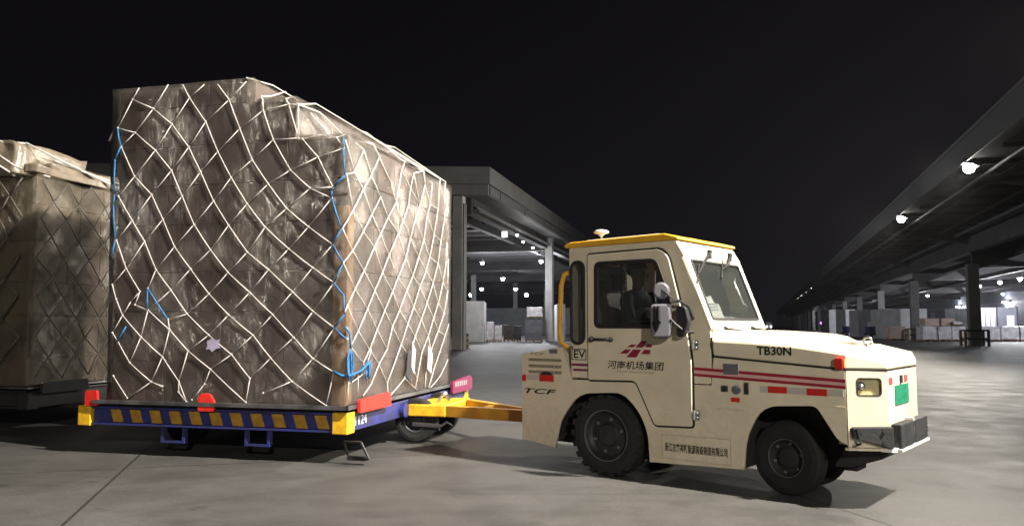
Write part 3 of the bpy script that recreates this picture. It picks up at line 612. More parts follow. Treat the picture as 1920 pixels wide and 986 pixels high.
RIGHT = [[(0.26,2.92),(0.06,2.67),(-0.1,2.62),(0.05,2.31)], [(-0.14,2.93),(0.06,2.67),(0.26,2.54),(0.47,2.33),(0.68,2.16)], [(0.26,2.92),(0.44,2.71),(0.67,2.53),(0.86,2.35),(1.14,2.22)], [(0.63,2.93),(0.44,2.71),(0.26,2.54),(0.05,2.31),(-0.16,2.12)], [(0.67,2.53),(0.47,2.33),(0.28,2.14),(0.06,1.94),(-0.13,1.81)], [(0.63,2.93),(0.94,2.71),(1.06,2.53)], [(1.22,2.91),(1.06,2.53),(0.86,2.35),(0.68,2.16),(0.54,2.02),(0.31,1.77),(0.12,1.59),(-0.04,1.43),(-0.09,1.37)], [(1.57,2.94),(1.48,2.76),(1.42,2.55),(1.14,2.22),(0.9,1.97),(0.74,1.78),(0.56,1.59),(0.4,1.41),(0.2,1.2),(0.04,1.06)], [(1.93,2.87),(1.78,2.62),(1.63,2.43),(1.49,2.2),(1.36,1.97),(1.14,1.75),(1.0,1.6),(0.81,1.4),(0.63,1.21),(0.46,1.02),(0.32,0.9)], [(2.18,2.93),(2.11,2.67),(2.02,2.53),(1.91,2.23),(1.76,2.02),(1.58,1.8),(1.4,1.63),(1.2,1.41),(1.02,1.24),(0.89,1.01),(0.69,0.87),(0.51,0.69),(0.32,0.59)], [(2.42,2.92),(2.39,2.66),(2.26,2.33),(2.12,2.05),(2.0,1.88),(1.8,1.69),(1.61,1.45),(1.44,1.27),(1.26,1.05),(0.9,0.67),(0.93,0.53)], [(2.6,2.9),(2.67,2.71),(2.59,2.49),(2.5,2.28),(2.41,2.0),(2.24,1.75),(2.03,1.51),(1.84,1.32),(1.66,1.13),(1.49,0.92),(1.36,0.69),(0.96,0.52)], [(2.72,2.28),(2.7,2.04),(2.59,1.78),(2.42,1.52),(2.25,1.34),(2.07,1.13),(1.87,0.95),(1.68,0.56)], [(2.78,2.08),(2.75,1.67),(2.63,1.4),(2.42,1.19),(2.18,0.98),(2.01,0.81),(1.98,0.53)], [(2.82,1.27),(2.68,1.13),(2.47,0.93),(2.28,0.75),(2.1,0.54)], [(2.79,0.83),(2.51,0.65),(2.16,0.48)], [(-0.16,2.12),(0.06,1.94),(0.31,1.77),(0.56,1.59),(0.81,1.4),(1.02,1.24),(1.26,1.05),(1.49,0.92),(1.76,0.63)], [(-0.13,1.81),(0.12,1.59),(0.4,1.41),(0.63,1.21),(0.89,1.01)], [(-0.04,1.43),(0.2,1.2),(0.46,1.02),(0.69,0.87),(0.9,0.67)], [(0.04,1.06),(0.32,0.9),(0.51,0.69)], [(0.05,2.31),(0.28,2.14),(0.54,2.02),(0.74,1.78),(1.0,1.6),(1.2,1.41),(1.44,1.27),(1.66,1.13),(1.87,0.95)], [(0.68,2.16),(0.9,1.97),(1.14,1.75),(1.4,1.63),(1.61,1.45),(1.84,1.32),(2.07,1.13),(2.28,0.75)], [(1.14,2.22),(1.36,1.97),(1.58,1.8),(1.8,1.69),(2.03,1.51),(2.25,1.34),(2.42,1.19),(2.68,1.13)], [(0.86,2.35),(1.14,2.22)], [(1.49,2.2),(1.76,2.02),(2.0,1.88),(2.24,1.75),(2.42,1.52),(2.63,1.4)], [(1.06,2.53),(1.49,2.2)], [(1.42,2.55),(1.63,2.43),(1.91,2.23),(2.12,2.05),(2.41,2.0),(2.59,1.78),(2.75,1.67)], [(1.22,2.91),(1.48,2.76),(1.78,2.62),(2.02,2.53),(2.26,2.33),(2.5,2.28)], [(1.57,2.94),(1.78,2.62)], [(1.93,2.87),(2.11,2.67),(2.39,2.66)], [(1.36,0.69),(1.76,0.51)], [(0.01,0.72),(0.34,0.8),(0.5,1.02)], [(0.21,0.81),(0.21,0.6)], [(0.01,0.74),(0.0,0.57)]]
ld = empty('cargo_load', P0, CR, 'tall stepped cartons under clear film and a white net with blue ties', 'cargo', 'netted air cargo loads')
m = MB(); m.box(-2.62, .06, -.06, 3.05, .495, .515); m.box(-2.64, .08, -.08, -.055, .495, .53); m.box(.055, .08, -.08, 3.07, .495, .53); m.box(-2.62, .06, 3.05, 3.07, .495, .53)
m.build('pallet_sheet', SHEET, ld)
cartons(TIERS, 2.9, .52, ld)
m = MB(); m.box(-.12, .012, -.012, .12, .53, 2.35); m.build('corner_board', TAN, ld)
shell(TIERS, 2.9, .525, .022, 'stretch_film', FILM, ld)
def pf(k):
    x, z = NODES[k]; q = disp((x, -.03, z), .004, 0); return Vector((q.x, -.038 + (q.y + .03) * .8, z))
def rope(m, a, b_, r):
    a, b_ = Vector(a), Vector(b_); mid = (a + b_) / 2 + Vector((0, 0, -.012 * (b_ - a).length)); m.tube([a, mid, b_], r, 6)
m = MB()
for e in EDGES.split():
    a, b_ = e.split('-'); rope(m, pf(a), pf(b_), .0051)
for k in NODES:
    if k[0] in 'nmpq': m.ball(pf(k), .0115, 1)
m_front = m
def pr(p, fl=0): q = disp((.03, p[0], p[1]), .004, 0); return Vector((.036 + (q.x - .03) * .8, p[0], max(.53, p[1])))
for i, l in enumerate(RIGHT):
    r = .0062 if i < 16 else .0045
    for a, b_ in zip(l, l[1:]):
        rope(m, pr(a), pr(b_), r)
    for a in l[1:-1]:
        if i < 16: m.ball(pr(a), .012, 1)
# strands crossing the steps and the top of the stack
for l in ([pf('n19'), (-.5, .3, 3.42), (-.5, 1.2, 3.40), (.03, 1.9, 3.03), pr((1.57, 2.94))], [pf('n19'), (-.51, .4, 3.36), (-.49, 1.0, 3.22), (.0, 1.4, 3.04), pr((1.22, 2.91))],
          [pf('n18b'), (-.62, .05, 3.43), (-.93, .5, 3.46), (-.93, 1.3, 3.55), (-.95, 2.4, 3.62)], [(-1.06, -.04, 3.62), (-.98, .3, 3.64), (-.95, 1.2, 3.6), (-.55, 1.9, 3.42), (.02, 2.5, 3.04), pr((2.42, 2.92))],
          [pf('n23'), (-.3, .04, 3.035), (.02, .5, 3.035), pr((.63, 2.93))], [pf('n26'), (-.05, .06, 3.035), pr((.26, 2.92))], [(-.5, .2, 3.3), (-.49, .8, 3.1), (-.2, 1.1, 3.04), (.03, 1.9, 3.03), pr((1.93, 2.87))],
          [(-.94, .8, 3.5), (-.5, 1.5, 3.41), (-.1, 2.1, 3.04), pr((2.18, 2.93))], [(-.95, .9, 3.64), (-.94, 1.9, 3.5), (-.5, 2.3, 3.42), (.02, 2.7, 3.04), pr((2.6, 2.9))], [pf('n17b'), (-.9, -.03, 3.43), (-.93, .2, 3.5), (-.95, .5, 3.63)]):
    for a, b_ in zip(l, l[1:]): m.tube([a, b_], .0075, 6)
for i in range(7):  # strands over the far and left sides
    y = .2 + i * .42
    for s in (-1, 1):
        z = 3.5; yy = y
        while z > .8:
            y2 = yy + s * .21
            if -.02 < y2 < 2.92: m.tube([(-2.57 - .06 * (z - .5) / 3, yy, z), (-2.57 - .06 * (z - .9) / 3, y2, z - .4)], .009, 5)
            yy = y2; z -= .4
m.build('cargo_net', ROPE, ld, smooth=True)
corner = MB()
for grp in ('n7-n9 b3-b4', 'b5-b6 b6-b7', 'm19-p5', 'b10-p22', 'm19-p3', ''):
    m = MB() if grp else corner
    for e in (grp or 'n25-b1 n25-b2 b2-n31 n31-n32 n32-n38 n38-n40 n40-n44 n44-n46 n46-b8 b8-b9 b9-q5 q5-q15').split():
        a, b_ = e.split('-'); A_, B_ = pf(a), pf(b_)
        for p in (A_, B_):
            if p.x > -.06: p.x = min(p.x, .03)
        m.tube([A_ + Vector((0, -.004, 0)), (A_ + B_) / 2 + Vector((0, -.012, 0)), B_ + Vector((0, -.004, 0))], .0075, 6)
    if grp == 'n7-n9 b3-b4': m.tube([pf('n9') + Vector((0, -.004, 0)), pf('b3') + Vector((0, -.004, 0))], .0075, 6); m.tube([pf('b4') + Vector((0, -.004, 0)), pf('b5') + Vector((0, -.004, 0))], .006, 6)
    if grp: m.build('blue_tie_rope', BROPE, ld, smooth=True)
m = corner
# knotted bundle hanging at the corner and a smaller one on the end face
def bundle(cx, cy, cz, h, n, r0):
    for k in range(n):
        a = random.uniform(0, 6.28); rr = r0 * random.uniform(.3, 1)
        pts = [(cx, cy, cz)]
        for j in range(1, 5): pts.append((cx + rr * math.cos(a + j * .5) * (.4 if abs(cx) < .1 else 1), cy + rr * math.sin(a + j * .5), cz - h * j / 4 * random.uniform(.85, 1.1)))
        m.tube(pts, .0075, 5)
bundle(.06, -.01, 1.04, .28, 9, .05); bundle(.075, .34, .92, .17, 6, .05)
m.tube([(-.09, -.05, .84), (0, -.06, .80), (.06, .0, .80), (.07, .2, .83), (.075, .34, .9)], .012, 6)
m.tube([(.06, 0, 1.03), (.055, -.02, 1.18), (.02, -.05, 1.24)], .011, 6)
m.build('blue_tie_rope', BROPE, ld, smooth=True)
# labels, a torn patch and paper sheets
m = MB(); m.prism([(-1.40, 1.10), (-1.34, 1.13), (-1.30, 1.11), (-1.26, 1.12), (-1.28, 1.07), (-1.25, 1.04), (-1.30, 1.03), (-1.34, 1.0), (-1.37, 1.03), (-1.41, 1.02), (-1.39, 1.06)], -.052, -.049)
m.build('torn_label', mat('lilac_label', (.42, .38, .55), .7), ld)
m = MB(); m.prism([(1.52, 1.08), (1.62, .98), (1.58, .72), (1.50, .80)], .058, .061, 'x'); m.prism([(1.98, 1.02), (2.12, .92), (2.08, .70), (1.95, .76)], .075, .078, 'x')
m.build('paper_sheet', mat('lilac_paper', (.62, .56, .6), .7, var=.04), ld)
m = MB(); m.prism([(1.42, 1.06), (1.52, .88), (1.5, .62), (1.36, .72)], .05, .056, 'x'); m.build('dark_flap', BLACKP, ld)

# the left-hand load: same goods on the second dolly, duller wrap
P1 = Vector((-5.64, 9.40, 0))
T2 = [(-2.5, 0.0, 3.02), (-2.5, -.32, 3.26)]
l2 = empty('cargo_load', P1, CR, 'cartons in yellowed film and shade-coloured net, half in shade at the left edge', 'cargo', 'netted air cargo loads')
m = MB(); m.box(-2.62, .06, -.06, 3.05, .515, .535); m.build('pallet_sheet', SHEET, l2)
cartons(T2, 2.9, .54, l2)
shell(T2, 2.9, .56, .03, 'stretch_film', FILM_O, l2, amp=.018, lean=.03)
# gathered film and boxes bulging on top
m = MB()
for (a, b_, y0, y1, z1) in ((-1.75, -.75, -.06, .9, 3.50), (-.62, -.30, -.04, 1.1, 3.44), (-.28, .0, .2, 1.3, 3.22), (-2.6, -1.8, -.05, .8, 3.42), (-.1, .07, -.06, 2.6, 3.12)):
    m.box(a, b_, y0, y1, 3.04, z1)
bmesh.ops.subdivide_edges(m.bm, edges=m.bm.edges[:], cuts=6, use_grid_fill=True)
for v_ in m.bm.verts: v_.co += noise.noise_vector(v_.co * 3.0) * .07 + noise.noise_vector(v_.co * 9) * .02
m.build('film_gather', mat('pale_gathered_film', (.22, .185, .14), .28, var=.2, vscale=5, bump=.8, bscale=14), l2, smooth=True)
m = MB()
def diamond(m, pt, umax, zmin, zmax, dx, dz, r):
    nu = int(umax / dx) + 1; nz = int((zmax - zmin) / dz) + 1
    for i in range(-1, nu + 1):
        for j in range(nz):
            u = i * dx + (dx / 2 if j % 2 else 0); z = zmax - j * dz
            for s in (-1, 1):
                u2 = u + s * dx / 2; z2 = z - dz
                if -.01 <= u <= umax and -.01 <= u2 <= umax and z2 >= zmin - .02:
                    a = random.Random(round(u * 100) * 7 + round(z * 100)); b_ = random.Random(round(u2 * 100) * 7 + round(z2 * 100))
                    m.tube([pt(u + a.uniform(-.04, .04), z + a.uniform(-.03, .03)), pt(u2 + b_.uniform(-.04, .04), z2 + b_.uniform(-.03, .03))], r, 5)
diamond(m, lambda u, z: (.075, u, z), 2.9, .62, 3.0, .40, .235, .0095)
diamond(m, lambda u, z: (-2.5 + u, -.075, z), 2.5, .62, 3.0, .40, .235, .0095)
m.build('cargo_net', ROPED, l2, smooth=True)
m = MB()
for l in ([(-1.7, -.12, 3.50), (-1.1, -.12, 3.42), (-.6, -.1, 3.22), (-.3, -.1, 3.06)], [(-1.5, -.1, 3.54), (-1.0, -.05, 3.53), (-.55, -.05, 3.46), (-.35, .2, 3.47)], [(-1.1, -.13, 3.5), (-.62, -.1, 3.36), (-.2, -.12, 3.12), (.08, .1, 3.02)], [(-.05, .3, 3.26), (.08, .9, 3.16), (.1, 1.6, 3.1)], [(-.2, .25, 3.3), (.06, .7, 3.18), (.12, 1.3, 3.04)], [(-.3, .1, 3.46), (.0, .4, 3.26), (.1, 1.1, 3.1)]):
    m.tube(l, .012, 6)
m.build('top_strands', ROPE, l2, smooth=True)

# ================================================================== CARGO DOLLIES
def wheel_parts(root, name, cx, cy, cz, r, wd, near=-1, lugs=0, steer=0, rimm=RIM, rimr=.62, root_rot=None):
    """tyre with shoulders and tread, dished rim, hub and nuts; near = side (-1 = -y) the dish faces"""
    w_ = empty(name, (cx, cy, cz), 0); w_.parent = root; w_.rotation_euler = steer or (0, 0, 0)
    h = wd / 2
    m = MB(); m.lathe([(r * rimr, -h * .8), (r * .78, -h * .98), (r * .93, -h * .92), (r * .985, -h * .7), (r, -h * .4), (r, h * .4), (r * .985, h * .7), (r * .93, h * .92), (r * .78, h * .98), (r * rimr, h * .8)], (0, 0, 0), 'y', 48, closed=True)
    if lugs:
        for k in range(lugs):
            for s in (-1, 1):
                a = 2 * math.pi * (k + (.5 if s > 0 else 0)) / lugs
                M_ = Matrix.Rotation(a, 4, 'Y') @ Matrix.Translation((r * .965, s * h * .62, 0))
                bmesh.ops.create_cube(m.bm, size=1, matrix=M_ @ Matrix.Diagonal((r * .11, h * .72, 2 * math.pi * r / lugs * .5, 1)))
    m.build('tyre', TYRE, w_, smooth=False)
    n = near
    m = MB(); m.lathe([(r * rimr * 1.01, n * h * .86), (r * rimr * .97, n * h * .80), (r * rimr * .90, n * h * .55), (r * rimr * .80, n * h * .30), (r * .30, n * h * .34), (r * .26, n * h * .55), (r * .05, n * h * .62)], (0, 0, 0), 'y', 40, cap0=False)
    m.lathe([(r * rimr, -n * h * .8), (r * .1, -n * h * .5)], (0, 0, 0), 'y', 24)
    for k in range(6):
        a = 2 * math.pi * k / 6 + .3; m.cyl((r * .41 * math.cos(a), n * h * .30, r * .41 * math.sin(a)), r * .045, n * h * .18, 'y', 6, mi=1)
    m.build('rim', [rimm, GREYP], w_, smooth=False)
    m = MB(); m.lathe([(r * rimr * 1.0, n * h * .87), (r * rimr * 1.035, n * h * .90), (r * rimr * 1.035, n * h * .84)], (0, 0, 0), 'y', 40, closed=True); m.build('rim_highlight_ring', GREYP, w_)  # paler ring on the rim edge: its highlight is put into the colour
    return w_
def dolly(loc, label, main=True):
    d = empty('cargo_dolly', loc, CR, label, 'dolly', 'cargo dollies')
    B_, Y_, R_ = (BLUE, YEL, REDP) if main else (DARK, DARK, DARK)  # second dolly coloured dark all over to stand for its deep shade
    # C-section side rails
    for y0, s in ((-.03, 1), (3.57, -1)):
        m = MB(); m.box(-2.68, -.10, y0 + s * .03 if s > 0 else y0 - .04, y0 + .04 if s > 0 else y0 - .03, .31, .445)
        m.box(-2.68, -.10, min(y0, y0 + s * .09), max(y0, y0 + s * .09), .445, .462); m.box(-2.68, -.10, min(y0, y0 + s * .09), max(y0, y0 + s * .09), .288, .305)
        m.build('side_rail', B_, d)
        if main and s > 0:
            m = MB()
            for k in range(11):
                x = -2.485 + k * .2195; m.prism([(x, .435), (x + .115, .435), (x + .155, .315), (x + .04, .315)], y0 + .024, y0 + .0285)
            m.build('hazard_stripes', mat('dull_yellow_stripe', (.50, .27, .03), .5, var=.2, vscale=12), d)
    for x in (-2.83, -.02):
        m = MB(); m.box(x, x + .06, .12, 3.42, .29, .455); m.build('end_rail', B_, d, bev=.005)
    for x0, x1 in ((-2.83, -2.685), (-.095, .055)):
        for y0, y1 in ((-.045, .115), (3.425, 3.585)):
            m = MB(); m.box(x0, x1, y0, y1, .275, .468); m.build('corner_block', Y_, d, bev=.008)
    m = MB(); m.box(-2.76, -.03, .06, 3.5, .43, .455); m.build('deck', DARK, d)
    m = MB(); m.box(-2.70, -.03, .0, .07, .464, .492); m.box(-2.70, -.03, 3.45, 3.52, .464, .492); m.box(-.09, -.02, .08, 3.44, .464, .492); m.box(-2.76, -2.7, .08, 3.44, .464, .492); m.build('deck_edge', BLACKP, d, bev=.004)
    m = MB()
    for k in range(12): m.cyl((-2.6 + k * .22, .15, .472), .02, 3.2, 'y', 10)
    m.build('roller', STEEL, d)
    # stops
    def stop(pts, x=None, y=None, th=.03, mm=R_, name='load_stop'):
        m = MB()
        if y is not None: m.prism(rpoly(pts, .02), y, y + th)
        else: m.prism(rpoly(pts, .02), x, x + th, 'x')
        return m.build(name, mm, d)
    stop([(-2.73, .47), (-2.73, .615), (-2.60, .62), (-2.585, .47)], y=-.07)
    stop([(-1.46, .45), (-1.46, .58), (-1.42, .615), (-1.34, .61), (-1.29, .54), (-1.29, .45)], y=-.075)
    stop([(.10, .455), (.10, .575), (.80, .59), (.82, .455)], x=.085)
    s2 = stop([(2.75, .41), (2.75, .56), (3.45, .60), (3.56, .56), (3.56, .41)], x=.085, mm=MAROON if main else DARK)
    if main:
        m = MB()
        for k in range(6): m.box(.117, .119, 2.84 + k * .085, 2.84 + k * .085 + .05, .49, .55)
        m.build('worn_lettering', mat('faded_white_mark', (.42, .3, .32), .6), s2)
        text('number_lettering', '1124', .15, .40, .335, .425, WHITEP, d, frame((.042, 0, 0), (0, 1, 0), (0, 0, 1)), bold=.01)
        for x in (-1.78, -.875):
            m = MB(); m.box(x - .13, x - .105, 0, .05, .15, .30); m.box(x + .105, x + .13, 0, .05, .15, .30); m.box(x - .13, x + .13, 0, .05, .135, .155); m.build('fork_loop', B_, d)
        m = MB(); m.cyl((.04, 1.28, .36), .075, .05, 'x', 18); m.build('turntable_boss', B_, d)
    m = MB(); m.box(-2.5, -.2, 1.2, 1.35, .28, .43); m.box(-2.5, -.2, 2.2, 2.35, .28, .43)
    for x in (-2.2, -1.3, -.5): m.box(x, x + .1, .1, 3.4, .3, .42)
    m.build('chassis', DARK, d)
    for x, y in ((.12, 1.52), (.12, 2.25), (-2.15, .75), (-2.15, 2.75)):
        wheel_parts(d, 'wheel', x, y, .235, .235, .15, rimr=.5)
    m = MB(); m.cyl((.12, 1.5, .235), .03, .8, 'y', 10); m.cyl((-2.15, .8, .235), .03, 2, 'y', 10); m.build('axle', DARK, d)
    if main:
        # steel caster frame under the near corner
        m = MB(); L_ = [(-.02, .05, .20), (.17, .0, .21), (.24, .02, .06), (.03, .06, .05)]
        for a, b_ in zip(L_, L_[1:] + L_[:1]): m.tube([a, b_], .011, 6)
        m.build('caster_frame', RIM, d); m = MB(); m.box(.02, .2, .03, .09, .04, .075); m.build('caster_pad', RIM, d)
    # drawbar
    db = empty('drawbar', (0, 0, 0)); db.parent = d
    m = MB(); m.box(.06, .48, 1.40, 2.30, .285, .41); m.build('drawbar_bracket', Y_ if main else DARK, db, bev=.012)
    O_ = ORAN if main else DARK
    m = MB()
    def beam(a, b_, h, wdt):
        a, b_ = Vector(a), Vector(b_); t = (b_ - a).normalized(); s = Vector((-t.y, t.x, 0)) * wdt / 2; u = Vector((0, 0, h / 2))
        vs = [m.bm.verts.new(p + q + r_) for p in (a, b_) for q in (-s, s) for r_ in (-u, u)]
        for f in ((0, 1, 3, 2), (4, 6, 7, 5), (0, 4, 5, 1), (2, 3, 7, 6), (0, 2, 6, 4), (1, 5, 7, 3)): m.bm.faces.new([vs[i] for i in f])
    beam((.48, 1.46, .345), (1.66, 1.06, .355), .115, .09); beam((.48, 2.2, .355), (1.66, 1.10, .36), .10, .09); beam((.9, 1.33, .35), (.9, 1.8, .35), .08, .07)
    m.build('drawbar_frame', O_, db, bev=.006)
    m = MB(); m.prism([(1.50, .31), (1.60, .31), (1.585, .17), (1.53, .17)], 1.03, 1.1); m.build('prop_leg', O_, db)
    m = MB(); m.tube([(1.44, 1.08, .41), (1.46, 1.08, .475), (1.66, 1.05, .47), (1.67, 1.05, .42)], .01, 6); m.build('lift_handle', GREYP, db)
    m = MB(); m.lathe([(.03, -.02), (.075, -.02), (.075, .02), (.03, .02)], (1.74, 1.06, .36), 'z', 20, closed=True); m.build('tow_eye', GREYP, db)
    if main:
        m = MB(); m.ball((.35, 1.75, .5), .035); m.tube([(.3, 1.7, .43), (.35, 1.75, .5), (.42, 1.72, .43)], .02, 6); m.build('latch', STEEL, db)
        m = MB(); m.tube([(.15, 1.33, .20), (.45, 1.32, .19)], .035, 8); m.tube([(.45, 1.32, .19), (.52, 1.34, .24), (.56, 1.4, .2)], .015, 6); m.build('spring_damper', DARK, db)
    return d
dolly(P0, 'blue and yellow dolly with red stops and a shaded orange drawbar, carrying the big netted load')
dolly(P1, 'second dolly coloured dark for its deep shade under the left-hand load', main=False)

# ================================================================== TOW TRACTOR
AL = math.atan2(.636, .772)
W = 1.06
tr = empty('tow_tractor', (.762, 6.763, 0), -AL, 'cream airport tow tractor with yellow roof edge and red side stripes', 'tow tractor')
ARCH_R = rpoly([(-.50, .19), (-.45, .43), (-.25, .67), (.19, .70), (.34, .56), (.42, .40), (.435, .165)], [0, .1, .12, .10, .1, .1, 0])
ARCH_F = rpoly([(1.225, .195), (1.24, .42), (1.37, .665), (1.76, .69), (1.90, .47), (1.965, .44)], [0, .12, .12, .04, .03, 0])
OUT = [(-.87, .235)] + ARCH_R + ARCH_F + [(1.965, .945), (1.0, 1.013), (.978, .797), (-.318, .785), (-.415, 1.062), (-.87, .995)]
near = plate('side_panel', [OUT], .03, CREAM, tr, side(.015), .004)
plate('side_panel', [OUT], .03, CREAM, tr, side(W - .015), .004)
m = MB(); m.prism([(-.868, .25), (-.85, .25), (-.85, .70), (-.40, .70), (-.36, .775), (-.42, 1.055), (-.868, .99)], .032, W - .032); m.build('rear_body', CREAM, tr)
m = MB(); m.prism([(-.848, .26), (-.56, .235), (-.50, .60), (-.42, .698), (-.848, .698)], .034, W - .034); m.build('arch_shade_block', DARK, tr)  # dark block added to stand for the shade inside the rear arch
m = MB(); m.box(-.8, 1.15, .28, .78, .2, .74); m.box(1.15, 1.9, .42, .64, .2, .74); m.box(.46, 1.2, .05, W - .05, .19, .76); m.box(-.42, .98, .035, W - .035, .725, .77); m.box(1.0, 1.95, .035, W - .035, .705, .93)
m.build('chassis', DARK, tr)
m = MB(); m.tube([(0, .1, .34), (0, .96, .34)], .05, 10); m.tube([(1.46, .3, .27), (1.46, .76, .27)], .04, 10); m.build('axle', DARK, tr)
m = MB(); m.box(-.925, -.89, .08, W - .08, .28, .64); m.build('rear_buffer', BLACKP, tr, bev=.005)
m = MB(); m.box(-1.0, -.925, .46, .60, .30, .42); m.cyl((-.97, .53, .26), .022, .22, 'z', 10); m.build('hitch', GREYP, tr)
# raised edge lines of the pressed lower body
m = MB(); m.prism([(1.01, .632), (1.235, .625), (1.235, .618), (1.01, .624)], -.006, -.0005); m.build('pressed_edge', CREAM, tr)
m = MB(); m.prism([(1.785, .70), (1.965, .695), (1.965, .688), (1.79, .693)], -.006, -.0005); m.build('pressed_edge', CREAM, tr)
# cab walls
CAB = rpoly([(-.34, 1.925), (.655, 1.925), (.755, 1.78), (.985, 1.20), (.972, .803), (-.322, .803)], [.02, .05, .05, .08, .02, .01])
WIN = rpoly([(-.065, 1.79), (.535, 1.79), (.665, 1.44), (.665, 1.24), (.60, 1.225), (-.07, 1.225)], [.06, .06, .05, .05, .03, .06])
SLOT = rrect(-.325, -.17, 1.085, 1.81, .072, 6)
for y, nm in ((.015, 1), (W - .015, 0)):
    plate('cab_side', [CAB, inset(WIN, -.012), inset(SLOT, .008)], .03, CREAM, tr, side(y), .004)
DOOR = rpoly([(-.135, 1.852), (.565, 1.862), (.635, 1.80), (.79, 1.20), (.822, .97), (.822, .475), (.495, .462), (.325, .805), (-.135, .793)], [.02, .05, .06, .05, .03, .02, .03, .05, .02])
door = plate('door', [DOOR, inset(WIN, .012)], .016, CREAM, tr, side(-.013), .004)
plate('door_seal', [inset(DOOR, -.016), inset(WIN, .006)], .004, SEAL, door, side(-.0025), .001)
plate('window_seal', [WIN, inset(WIN, .036)], .018, SEAL, door, side(-.020), .006)
plate('window_glass', [inset(WIN, .03)], .004, GLASS, door, side(-.010), .0005)
m = MB(); m.box(.2, .212, -.022, -.014, 1.26, 1.755); m.build('window_divider', SEAL, door)
m = MB(); m.tube([(-.10, -.028, 1.133), (.10, -.034, 1.133)], .012, 8); m.ball((-.095, -.028, 1.133), .026); m.ball((.10, -.03, 1.133), .02); m.build('door_handle', BLACKP, door, smooth=True)
for z in (1.10, .565):
    m = MB(); m.cyl((.842, -.025, z - .035), .013, .07, 'z', 10); m.box(.842, .885, -.02, -.002, z - .033, z + .033); m.ball((.868, -.022, z + .018), .01, 1); m.ball((.868, -.022, z - .018), .01, 1)
    m.build('hinge', STEEL, door, bev=.002)
plate('window_seal', [SLOT, inset(SLOT, .022)], .02, SEAL, tr, side(-.008), .006)
plate('side_glass', [inset(SLOT, .018)], .004, GLASS, tr, side(.006), .0005)
plate('far_glass', [WIN], .004, GLASS, tr, side(W - .012), .0005)
# front wall with windscreen
WN = (.757, 0, 1.79); WS = (.978, 0, 1.215); up = Vector((WN[0] - WS[0], 0, WN[2] - WS[2])); ln = up.length
FM = frame((WS[0], 0, WS[2]), (0, 1, 0), up)
FR = [(.0, 0), (W, 0), (W, ln), (.0, ln)]; GL = rpoly([(.075, .075), (W - .075, .075), (W - .075, ln - .02), (.075, ln - .02)], .04)
plate('windscreen_frame', [FR, GL], .03, CREAM, tr, FM, .006)
plate('windscreen_seal', [GL, inset(GL, .018)], .02, SEAL, tr, FM @ Matrix.Translation((0, 0, .012)), .004)
plate('windscreen', [inset(GL, .012)], .005, GLASS, tr, FM @ Matrix.Translation((0, 0, .006)), .0005)
m = MB(); m.prism([(.62, 1.925), (.70, 1.925), (.775, 1.80), (.762, 1.782), (.62, 1.80)], -.0005, W + .0005); m.build('visor_panel', CREAM, tr, bev=.01)
m = MB(); m.prism([(-.375, 1.925), (-.375, 1.95), (-.32, 1.972), (.60, 1.985), (.715, 1.952), (.72, 1.932), (.66, 1.928)], -.018, W + .018); m.build('roof', AMBER, tr, bev=.008)
m = MB(); m.box(.60, .706, .03, W - .03, 1.958, 1.976) if False else m.prism([(-.25, 1.973), (-.2, 1.992), (.5, 2.0), (.58, 1.987)], .08, W - .08); m.build('roof_panel', CREAM, tr, bev=.005)
# rear wall
RW = rpoly([(0.03, 1.07), (W - .03, 1.07), (W - .03, 1.92), (.03, 1.92)], .03); RG = rrect(.14, W - .14, 1.22, 1.80, .05)
plate('cab_rear_wall', [RW, RG], .025, CREAM, tr, face_x(-.328), .004); plate('rear_glass', [RG], .004, GLASS, tr, face_x(-.330), .0005)
# cowl below the windscreen
m = MB(); m.prism([(.80, 1.03), (.965, 1.03), (.988, 1.212), (.93, 1.212)], .032, W - .032); m.build('cowl', CREAM, tr)
# wipers
for y0, x1, y1, z1 in ((.41, .825, .10, 1.655), (.80, .80, .60, 1.72)):
    wp = MB(); wp.box(.775, .80, y0 - .02, y0 + .02, 1.80, 1.87); wp.tube([(.795, y0, 1.85), (.81, (y0 + y1) / 2, 1.76), (x1 + .012, y1, z1)], .007, 6)
    wp.tube([(.80, y0 + .03, 1.86), (.815, (y0 + y1) / 2 + .02, 1.76), (x1 + .01, y1 + .01, z1)], .004, 6)
    wp.tube([(x1 - .03, y1 + .10, z1 + .09), (x1 + .04, y1 - .08, z1 - .08)], .007, 6); wp.build('wiper', DARK, tr)
# interior
m = MB(); m.prism(rpoly([(-.10, .98), (.30, .98), (.32, 1.07), (-.05, 1.09), (-.17, 1.55), (-.25, 1.55), (-.16, .98)], .03), .30, .76); m.build('seat', SEAT, tr, bev=.02)
m = MB(); m.box(-.22, -.14, .42, .64, 1.57, 1.72); m.build('headrest', SEAT, tr, bev=.03)
m = MB(); m.prism([(.66, .80), (.92, .80), (.92, 1.18), (.80, 1.22), (.68, 1.15)], .08, W - .08); m.build('dashboard', DARK, tr, bev=.02)
sw = empty('steering_wheel', (.60, .53, 1.27)); sw.parent = tr; sw.rotation_euler = (0, R(-50), 0)
m = MB(); m.tube([(.17 * math.cos(a * .2618), .17 * math.sin(a * .2618), 0) for a in range(25)], .013, 8); m.build('wheel_rim', BLACKP, sw, smooth=True)
m = MB(); m.cyl((0, 0, -.3), .02, .3, 'z', 10); m.box(-.16, .16, -.01, .01, -.01, .01); m.box(-.01, .01, -.16, .16, -.01, .01); m.build('steering_column', BLACKP, sw)
m = MB(); m.prism([(.70, 1.70), (.73, 1.70), (.75, 1.745), (.72, 1.75)], .42, .62); m.build('inner_mirror', BLACKP, tr)
m = MB(); m.box(-.3, .7, .05, W - .05, .772, .80); m.build('cab_floor', DARK, tr)
